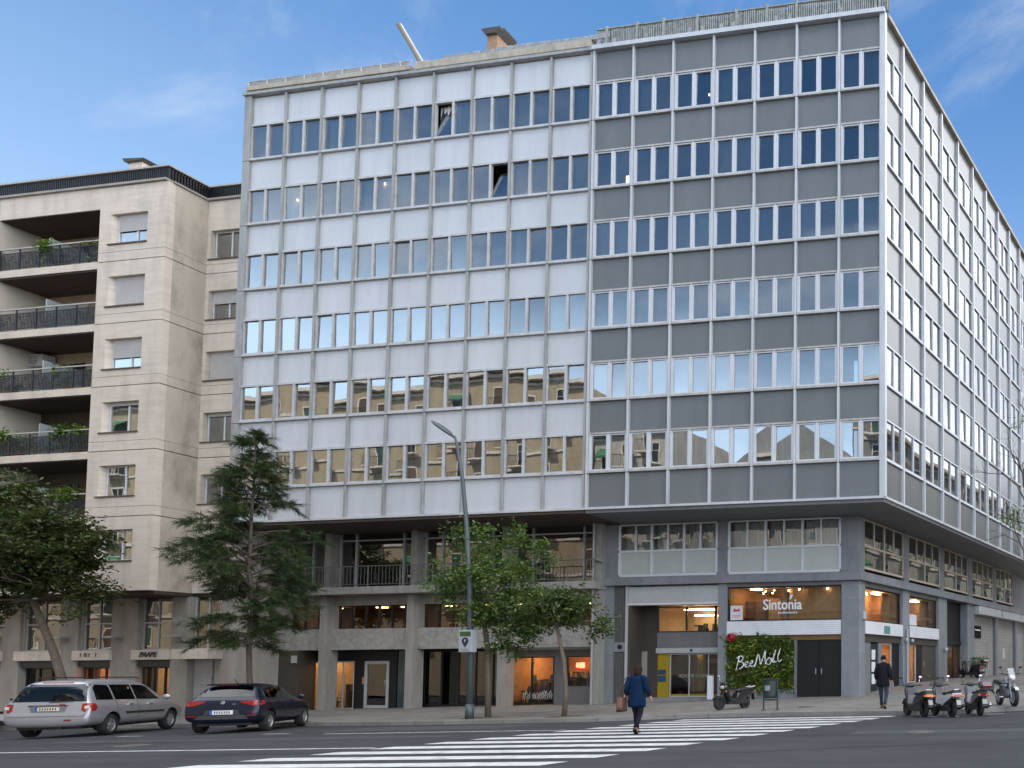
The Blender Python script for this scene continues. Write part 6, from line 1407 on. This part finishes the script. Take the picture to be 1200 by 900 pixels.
# ------------------------------------------------------------------ scooters and the motorcycle
def scooter(label, loc, ang, paint, paint2=None, screen=False, case=None, big=False, tail=M_redl, group='scooters and motorcycles parked by the street', body2=None, lean=0):
    t = thing('scooter', label, 'scooter', loc, ang, group); t.scale = (.86,.92,.90)
    paint2 = paint2 or M_plast; wr = .27; wb = 1.36
    for x in (0, wb): add_wheel(t, (x,0,wr), wr, .13, -1, 5, mat('dark_rim', (.08,.08,.085), .4, .6))
    def sl(nm, poly, w, m, ins=.03, w2=None):
        b = MB(); b.slab(poly, -w, w, ins); return buildl(b, nm, m, t, smooth=False)
    sl('rear_body', [(-.44,.72),(-.40,.80),(.05,.78),(.50,.66),(.62,.42),(.50,.33),(.20,.46),(-.15,.60)], .165, body2 or paint, .05)
    sl('underside', [(-.20,.62),(.25,.56),(.62,.42),(.95,.32),(.95,.20),(.45,.18),(.2,.22),(.08,.40)], .15, M_plast, .03)
    sl('footboard', [(.50,.33),(.95,.33),(.98,.38),(.50,.38)], .19, M_plast, .02)
    sl('front_shield', [(.90,.32),(1.02,.36),(1.16,.66),(1.24,.90),(1.17,1.0),(1.06,.99),(1.0,.72),(.86,.40)], .19, paint, .06)
    b = MB(); b.rings([[(wb+.33*math.cos(a)*1.0,y,wr+.33*math.sin(a)) for y in (-.075,-.03,.03,.075)] for a in [R(v) for v in range(20,166,14)]], False, False); buildl(b, 'front_mudguard', paint, t, smooth=True)
    b = MB(); 
    for s in (-1,1): b.tube([(wb,s*.075,wr),(1.20,s*.07,.72)], .022, 8)
    buildl(b, 'fork', M_plast, t)
    b = MB(); b.tube([(.98,.36,1.04),(1.04,.24,1.03),(1.10,0,1.00),(1.04,-.24,1.03),(.98,-.36,1.04)], .022, 8); b.ball((1.12,0,1.02),.12,.16,.08); buildl(b, 'handlebar', M_plast, t, smooth=True)
    for s in (-1,1):
        b = MB(); b.tube([(1.04,s*.26,1.04),(1.08,s*.33,1.26)], .010, 6); b.ball((1.09,s*.35,1.30),.025,.07,.05); buildl(b, 'mirror', M_plast if s > 0 else M_chrome, t, smooth=True)
    b = MB(); b.ball((1.215,.0,.88),.05,.13,.07); buildl(b, 'headlight', M_clear, t, smooth=True)
    for s in (-1,1):
        b = MB(); b.ball((1.17,s*.15,.72),.04,.045,.035); buildl(b, 'indicator', M_orangel, t, smooth=True)
    sl('seat', [(-.42,.80),(-.36,.88),(-.05,.86),(.05,.82),(.45,.80),(.52,.73),(.40,.70),(-.1,.77)], .15, mat('black_seat', (.018,.018,.019), .6, var=.15), .05)
    b = MB(); b.tube([(.35,-.16,.24),(-.05,-.19,.28),(-.12,-.19,.30),(-.48,-.20,.40)], [.03,.04,.06,.055], 10); buildl(b, 'exhaust', M_chrome if big else M_plast, t, smooth=True)
    b = MB(); b.slab([(-.10,.20),(.35,.22),(.42,.42),(.1,.42),(-.1,.34)], .09, .16, .03); b.tube([(0,.15,.27),(-.28,.14,.66)], .03, 8); buildl(b, 'engine', M_plast, t)
    b = MB(); b.slab([(-.47,.68),(-.43,.76),(-.36,.77),(-.36,.68)], -.12, .12, .015); buildl(b, 'tail_lamp', tail, t)
    for s in (-1,1):
        b = MB(); b.ball((-.42,s*.16,.70),.04,.05,.035); buildl(b, 'indicator', M_orangel, t, smooth=True)
    b = MB(); b.slab([(-.52,.34),(-.50,.34),(-.42,.62),(-.46,.62)], -.08, .08); buildl(b, 'rear_mudguard', M_plast, t); b = MB(); b.slab([(-.535,.42),(-.525,.42),(-.475,.57),(-.487,.57)], -.075, .075); buildl(b, 'number_plate', mat('grey_plate', (.34,.34,.33), .5), t)
    b = MB(); b.tube([(.30,.14,.26),(.22,.24,.02),(.18,.24,.012)], .016, 6); buildl(b, 'stand', M_plast, t)
    b = MB(); b.tube([(-.1,.13,.84),(-.45,.12,.90),(-.50,0,.91),(-.45,-.12,.90),(-.1,-.13,.84)], .016, 6); buildl(b, 'grab_rail', M_chrome, t)
    if screen:
        b = MB(); b.rings([[(x,y,z) for x,y,z in ((1.14-.0*abs(k)-.10*(k/3)**2+dx, .20*k/3*wd, z_)for k in range(-3,4))] for z_,dx,wd in ((1.0,.06,1.0),(1.12,.02,1.05),(1.24,-.05,.9),(1.30,-.09,.6))], False, False); buildl(b, 'windscreen', glass('screen_glass', (.75,.78,.8), 1.5, 1.2, .05), t, smooth=True)
    if case:
        b = MB(); b.slab([(-.74,.95),(-.78,1.04),(-.70,1.14),(-.44,1.14),(-.36,.98),(-.42,.92),(-.68,.92)], -.19, .19, .05); c = buildl(b, 'top_case', case, t); b = MB(); b.slab([(-.80,1.0),(-.77,1.06),(-.76,1.06),(-.76,1.0)], -.14, .14); buildl(b, 'reflector', M_redl, c)
    return t
M_blk = mat('black_scooter_paint', (.012,.012,.014), .25, var=.05, coat=.6); M_grp = mat('grey_scooter_paint', (.085,.09,.10), .35, .2, var=.05, coat=.5); M_whp = mat('white_scooter_paint', (.55,.57,.60), .3, var=.05, coat=.5); M_dkg = mat('dark_grey_scooter_paint', (.022,.024,.03), .35, 0, var=.05, coat=.5)
def gp(x, y, pav=True): return H(x, y) if pav else T(x)
scooter('black scooter standing before the planted green wall', (-4.45,-2.75,gp(-4.5,-3.2)), R(252), M_blk, screen=False)
scooter('dark scooter with a grey tail, nearest to the man in the dark coat', (3.35,-6.9,T(3.2)), R(130), M_dkg, tail=M_orangel)
scooter('white and black scooter with a windscreen, squeezed beside the one carrying a box', (4.25,-7.15,T(4.1)), R(128), M_blk, body2=M_whp, screen=True)
scooter('silver-grey maxi scooter carrying a grey top case', (5.0,-6.7,T(4.7)), R(118), M_grp, case=M_grp, big=True)
w = FR @ Vector((12.4, .9, 0)); scooter('black scooter parked up by the glass doorway and planter', (w.x,w.y,H(w.x,w.y)), R(150), M_blk, case=M_blk)
scooter('white and dark scooter half hidden behind the silver car', (-33.6,-5.6,T(-33)), R(100), M_dkg, body2=M_whp, screen=True)
t = thing('motorcycle', 'silver trail motorcycle with a side box standing alone at the kerb', 'motorcycle', (5.15,-3.7,H(5.2,-4)), R(300), 'scooters and motorcycles parked by the street'); t.scale = (.9,.92,.92)
for x, r_ in ((0,.30),(1.40,.33)): add_wheel(t, (x,0,r_), r_, .13, -1, 9, M_rim)
def sl(nm, poly, w, m, ins=.03): b = MB(); b.slab(poly, -w, w, ins); return buildl(b, nm, m, t)
M_msil = mat('silver_motorcycle_paint', (.42,.43,.45), .3, .5, var=.05, coat=.4)
sl('fuel_tank', [(.48,.80),(.55,.95),(.80,1.02),(1.02,.96),(1.08,.84),(.85,.78)], .15, M_msil, .06); sl('seat', [(-.35,.88),(-.30,.94),(.1,.90),(.40,.84),(.50,.86),(.50,.78),(.1,.80),(-.32,.83)], .13, M_plast, .04)
sl('tail', [(-.48,.82),(-.45,.90),(-.1,.84),(.1,.72),(-.1,.72)], .11, M_msil, .03); sl('engine', [(.42,.34),(.50,.62),(.72,.70),(.92,.60),(.96,.36),(.75,.28),(.5,.28)], .16, mat('engine_metal', (.12,.12,.125), .45, .6, var=.2), .05)
sl('front_fairing', [(1.05,.86),(1.10,1.08),(1.22,1.12),(1.30,.98),(1.22,.86)], .13, M_msil, .04)
b = MB(); b.ball((1.285,0,.98),.04,.10,.075); buildl(b, 'headlight', M_clear, t, smooth=True)
b = MB(); 
for s in (-1,1): b.tube([(1.40,s*.09,.33),(1.15,s*.09,1.02)], .026, 8)
buildl(b, 'fork', M_chrome, t)
b = MB(); b.tube([(1.0,.40,1.16),(1.06,.22,1.14),(1.12,0,1.08),(1.06,-.22,1.14),(1.0,-.40,1.16)], .018, 8); buildl(b, 'handlebar', M_plast, t)
for s in (-1,1):
    b = MB(); b.tube([(1.05,s*.28,1.15),(1.08,s*.36,1.34)], .010, 6); b.ball((1.08,s*.38,1.38),.025,.07,.045); buildl(b, 'mirror', M_plast, t, smooth=True)
b = MB(); b.rings([[(1.40+.40*math.cos(a),y,.33+.40*math.sin(a)) for y in (-.07,-.03,.03,.07)] for a in [R(v) for v in range(40,150,12)]], False, False); buildl(b, 'front_mudguard', M_msil, t, smooth=True)
b = MB(); b.tube([(.75,-.15,.32),(.3,-.17,.30),(.1,-.18,.36),(-.45,-.19,.62)], [.03,.035,.06,.055], 10); buildl(b, 'exhaust', M_chrome, t, smooth=True)
for s in (-1,1): b = MB(); b.slab([(-.50,.56),(-.52,.84),(-.12,.86),(-.08,.58),(-.2,.50)], s*.17, s*.36, .04); buildl(b, 'pannier', M_grp, t)
b = MB(); b.slab([(1.18,1.08),(1.24,1.10),(1.08,1.36),(1.05,1.35)], -.12, .12, .01); buildl(b, 'windscreen', glass('screen_glass', (.75,.78,.8), 1.5, 1.2, .05), t)
b = MB(); b.tube([(0,.0,.30),(.5,.0,.36)], .04, 8); b.tube([(.45,.0,.8),(-.35,.0,.82)], .03, 8); b.tube([(.95,0,.9),(.55,0,.35)], .03, 8); buildl(b, 'chassis', M_plast, t)
b = MB(); b.slab([(-.50,.78),(-.46,.86),(-.44,.86),(-.44,.78)], -.08, .08); buildl(b, 'tail_lamp', M_redl, t)

# ------------------------------------------------------------------ people
M_skin = mat('skin', (.42,.23,.16), .55, var=.05); M_hair = mat('dark_brown_hair', (.022,.011,.008), .7, spec=.12, var=.25, scale=14, stretch=(3,3,.6)); M_hairk = mat('black_hair', (.008,.007,.007), .7, spec=.12, var=.25, scale=14)
M_coatb = mat('blue_wool', (.006,.018,.048), .9, spec=.08, var=.22, scale=7, stretch=(1.5,1.5,.5), bump=.8, bscale=9); M_coatk = mat('charcoal_wool', (.012,.013,.017), .9, spec=.08, var=.2, scale=7, stretch=(1.5,1.5,.5), bump=.8, bscale=9)
M_jean = mat('dark_denim', (.012,.013,.019), .85, spec=.1, var=.2, scale=8); M_jeanb = mat('navy_denim', (.022,.032,.058), .85, var=.2, scale=8); M_shoe = mat('black_leather', (.012,.011,.011), .45, var=.15); M_shoeb = mat('brown_leather', (.05,.028,.018), .45, var=.15)
def person(label, loc, ang, J, skin, hair, long_hair, coat, coat_rings, trouser, shoe, arms_sleeve=.062, bare_hand=True):
    t = thing('person', label, 'person', loc, ang)
    vs = []; es = []; rr = []
    def chain(pts, rad, start=None):
        prev = start
        for p, r in zip(pts, rad):
            vs.append(Vector(p)); rr.append(r); k = len(vs)-1
            if prev is not None: es.append((prev, k))
            prev = k
        return prev
    pel = chain([J['pelvis']], [.125]); sp = chain([J['waist'], J['chest']], [.105,.105], pel)
    nk = chain([J['neck'], J['head0'], J['head1']], [.055,.078,.085], sp)
    for s in ('L','R'):
        sh = chain([J['sh'+s], J['el'+s], J['wr'+s]], [.046,.040,.030], sp)
        d = (Vector(J['wr'+s])-Vector(J['el'+s])).normalized(); palm = Vector(J['wr'+s])+d*.07; pk = chain([palm], [.034], sh)
        sd_ = d.cross(Vector((0,1,0))).normalized() if abs(d.y) < .9 else Vector((1,0,0)); nrm = d.cross(sd_)
        for i in range(4):
            o = palm+sd_*(-.027+.018*i)+d*.015; l = (.072,.082,.077,.06)[i]; chain([o+d*l*.5, o+d*l*.85+nrm*.012*(1 if s == 'L' else -1)+Vector((0,0,-.005))], [.0092,.0078], pk)
        o = Vector(J['wr'+s])+d*.03+sd_*.032; chain([o+sd_*.014+d*.02, o+sd_*.018+d*.055], [.011,.009], pk-0)
        hp = chain([J['hip'+s], J['kn'+s], J['an'+s]], [.088,.058,.040], pel)
        a = Vector(J['an'+s]); tdir = J.get('toe'+s, Vector((1,0,0))); chain([a+tdir*.12+Vector((0,0,-.055))], [.034], hp)
    me = bpy.data.meshes.new('p'); me.from_pydata([tuple(v) for v in vs], es, []); o = bpy.data.objects.new('p', me); COL.objects.link(o)
    o.modifiers.new('s', 'SKIN')
    for i, r in enumerate(rr): me.skin_vertices[0].data[i].radius = (r, r)
    me.skin_vertices[0].data[0].use_root = True
    md = o.modifiers.new('u', 'SUBSURF'); md.levels = 2; md.render_levels = 2
    bm_ = evalmesh(o); bpy.data.objects.remove(o); bm_.name = 'body'; bm_.materials.clear(); bm_.materials.append(skin)
    for p in bm_.polygons: p.use_smooth = True
    body = obj('body', bm_, t)
    # face: nose, brow line, eyes, mouth, ears set on the head ellipsoid
    h0 = Vector(J['head0']); h1 = Vector(J['head1']); hc = h0.lerp(h1, .55)
    f = MB(); f.ball(hc, .098, .078, .125, 16, 11); f.ball(hc+Vector((.098,0,-.015)), .022, .014, .026); f.ball(hc+Vector((.02,.078,-.01)), .022, .012, .032); f.ball(hc+Vector((.02,-.078,-.01)), .022, .012, .032); f.ball(hc+Vector((.075,0,-.105)), .03, .03, .022); buildl(f, 'head', skin, body, smooth=True)
    f = MB()
    for s in (-1,1): f.ball(hc+Vector((.088,s*.03,.012)), .010, .013, .008)
    f.ball(hc+Vector((.092,0,-.06)), .008, .024, .006); buildl(f, 'eyes_and_mouth', M_hairk, body, smooth=True)
    hm = MB(); n = 18; rs = []
    for j in range(12):
        th = R(4)+R(90 if not long_hair else 118)*j/11; ring = []
        for k in range(n):
            a = 2*math.pi*k/n; front = max(0, math.cos(a)); cut = 1 - .52*front*front*(1 if th > R(58) else 0)*min(1,(th-R(58))/R(25) if th > R(58) else 0)
            rb = 1.03+.02*math.sin(5*a+j); x = .112*rb*math.sin(th)*math.cos(a); 
            if front > .5 and th > R(62): x *= .80
            ring.append(hc+Vector((x-.006, .092*rb*math.sin(th)*math.sin(a), .138*math.cos(th)+.004)))
        rs.append(ring)
    hm.rings(rs, True, True)
    if long_hair: hm.ball(hc+Vector((-.06,0,-.06)), .075, .085, .11, 14, 9)
    buildl(hm, 'hair', hair, t, smooth=True)
    c = MB(); n = 20
    rs = []
    for (z, cx, cy, hx, hy) in coat_rings:
        hx *= .92; hy *= .90
        rs.append([(cx+hx*math.cos(a)*(1+.05*math.sin(3*a+z*9)), cy+hy*math.copysign(abs(math.sin(a))**.85, math.sin(a))*(1+.03*math.sin(5*a+z*7)), z+.012*math.sin(2*a)) for a in [2*math.pi*k/n for k in range(n)]])
    c.rings(rs)
    for s in ('L','R'):
        S_, E_, Wt = Vector(J['sh'+s]), Vector(J['el'+s]), Vector(J['wr'+s]); sg_ = 1 if s == 'L' else -1
        c.tube([S_+Vector((0,-sg_*.09,.045)), S_+Vector((0,-sg_*.03,.02)), S_+Vector((0,0,.0)), S_.lerp(E_,.5)+Vector((.0,sg_*.006,0)), E_, E_.lerp(Wt,.5), Wt.lerp(E_,.06)], [.066,.080,.082,.074,.064,.060,.052], 12)
    o = bpy.data.objects.new('c', c.mesh('coat', coat, True)); COL.objects.link(o); md = o.modifiers.new('u','SUBSURF'); md.levels = 1; md.render_levels = 1; cm = evalmesh(o); bpy.data.objects.remove(o); cm.name = 'coat'; obj('coat', cm, t)
    p = MB()
    for s in ('L','R'):
        hp, k_, a = Vector(J['hip'+s]), Vector(J['kn'+s]), Vector(J['an'+s]); p.tube([hp+Vector((0,0,.08)), hp, hp.lerp(k_,.5), k_, k_.lerp(a,.5), a+Vector((0,0,.01))], [.10,.102,.086,.068,.058,.052], 12)
    buildl(p, 'trousers', trouser, t, smooth=True)
    for s in ('L','R'):
        a = Vector(J['an'+s]); d = Vector(J.get('toe'+s, Vector((1,0,0)))); sdv = d.cross(Vector((0,0,1))).normalized(); up_ = sdv.cross(d)
        q = MB(); rs = []
        for (u, w_, h_, lo) in ((-.065,.030,.06,-.085),(-.05,.038,.085,-.088),(.0,.040,.09,-.088),(.06,.042,.06,-.088),(.12,.046,.032,-.088),(.17,.040,.018,-.086),(.195,.022,.006,-.082)):
            c0 = a+d*u; rs.append([c0+sdv*w_*math.cos(th)+up_*(lo+(h_-lo*0)*max(0,math.sin(th))+(.0 if math.sin(th) >= 0 else 0)) for th in [2*math.pi*k/12 for k in range(12)]])
        q.rings(rs); buildl(q, 'shoe', shoe, t, smooth=True)
    return t
V3 = Vector
JW = dict(pelvis=(0,0,.92), waist=(.0,0,1.06), chest=(.01,0,1.26), neck=(.02,0,1.43), head0=(.035,0,1.50), head1=(.045,-.005,1.60), shL=(.0,.165,1.35), elL=(-.06,.235,1.10), wrL=(.06,.255,.92), shR=(.0,-.165,1.35), elR=(-.05,-.24,1.10), wrR=(.10,-.27,.90),
  hipL=(0,.085,.88), knL=(.13,.06,.50), anL=(.17,.05,.095), hipR=(0,-.085,.88), knR=(.03,-.06,.49), anR=(-.19,-.04,.15), toeL=V3((.97,0,.1)).normalized(), toeR=V3((.80,0,-.58)).normalized())
RW = [(1.475,.02,0,.055,.060),(1.45,.015,0,.075,.085),(1.415,.01,0,.095,.150),(1.37,.005,0,.115,.195),(1.25,.01,0,.135,.205),(1.08,.0,0,.130,.190),(.93,.0,0,.150,.212),(.80,.0,0,.160,.225),(.66,.01,0,.165,.235),(.655,.01,0,.14,.21)]
wz = RZ(-2.75,-11.5)
person('woman in a knee-length blue coat walking away over the zebra crossing', (-2.75,-11.45,wz+.004), R(106), JW, M_skin, M_hair, True, M_coatb, RW, M_jean, M_shoe)
hb = thing('handbag', 'brown leather tote bag hanging at the side of the woman in blue', 'handbag', (-2.75,-11.45,wz), R(106))
b = MB(); b.slab([(-.17,.56),(.17,.56),(.20,.66),(.17,.90),(-.17,.90),(-.20,.66)], .29, .42, .03); buildl(b, 'bag', mat('brown_bag', (.13,.062,.038), .55, var=.14, scale=7), hb)
b = MB(); b.slab([(-.172,.545),(.172,.545),(.20,.60),(-.20,.60)], .285, .425, .02); buildl(b, 'base_trim', M_shoe, hb)
for y in (.31,.40):
    b = MB(); b.tube([(-.12,y,.88),(-.11,y-.03,1.1),(-.04,y-.14,1.37),(.0,.175,1.445),(.05,y-.14,1.36),(.11,y-.03,1.1),(.12,y,.88)], .011, 6); buildl(b, 'strap', M_shoeb, hb)
JM = dict(pelvis=(0,0,.96), waist=(.0,0,1.12), chest=(.01,0,1.33), neck=(.02,0,1.51), head0=(.035,0,1.58), head1=(.045,0,1.69), shL=(.0,.185,1.42), elL=(-.05,.25,1.15), wrL=(.10,.25,.94), shR=(.0,-.185,1.42), elR=(-.05,-.25,1.14), wrR=(.06,-.28,.91),
  hipL=(0,.09,.92), knL=(.10,.10,.52), anL=(.22,.11,.105), hipR=(0,-.09,.92), knR=(.06,-.10,.51), anR=(-.20,-.11,.135), toeL=V3((.98,0,.08)).normalized(), toeR=V3((.88,0,-.42)).normalized())
RM = [(1.555,.02,0,.060,.065),(1.53,.015,0,.085,.095),(1.49,.01,0,.105,.170),(1.44,.005,0,.125,.215),(1.30,.01,0,.145,.225),(1.12,.0,0,.140,.205),(.96,.0,0,.155,.222),(.84,.0,0,.165,.238),(.74,.01,0,.17,.245),(.735,.01,0,.14,.21)]
mz = H(1.35,-4.5)
person('man in a long charcoal coat and jeans walking along the pavement', (1.35,-4.5,mz+.004), R(92), JM, M_skin, M_hairk, False, M_coatk, RM, M_jeanb, M_shoeb)
fb = thing('small_bag', 'small grey pouch in the hand of the man in the charcoal coat', 'bag', (1.35,-4.5,mz), R(92))
b = MB(); b.slab([(.02,.66),(.16,.66),(.17,.86),(.01,.86)], -.325, -.265, .02); buildl(b, 'pouch', mat('grey_cloth', (.16,.165,.17), .8, var=.15), fb); b = MB(); b.tube([(.04,-.295,.85),(.07,-.292,.885),(.12,-.292,.885),(.14,-.295,.85)], .009, 6); buildl(b, 'strap', M_plast, fb)
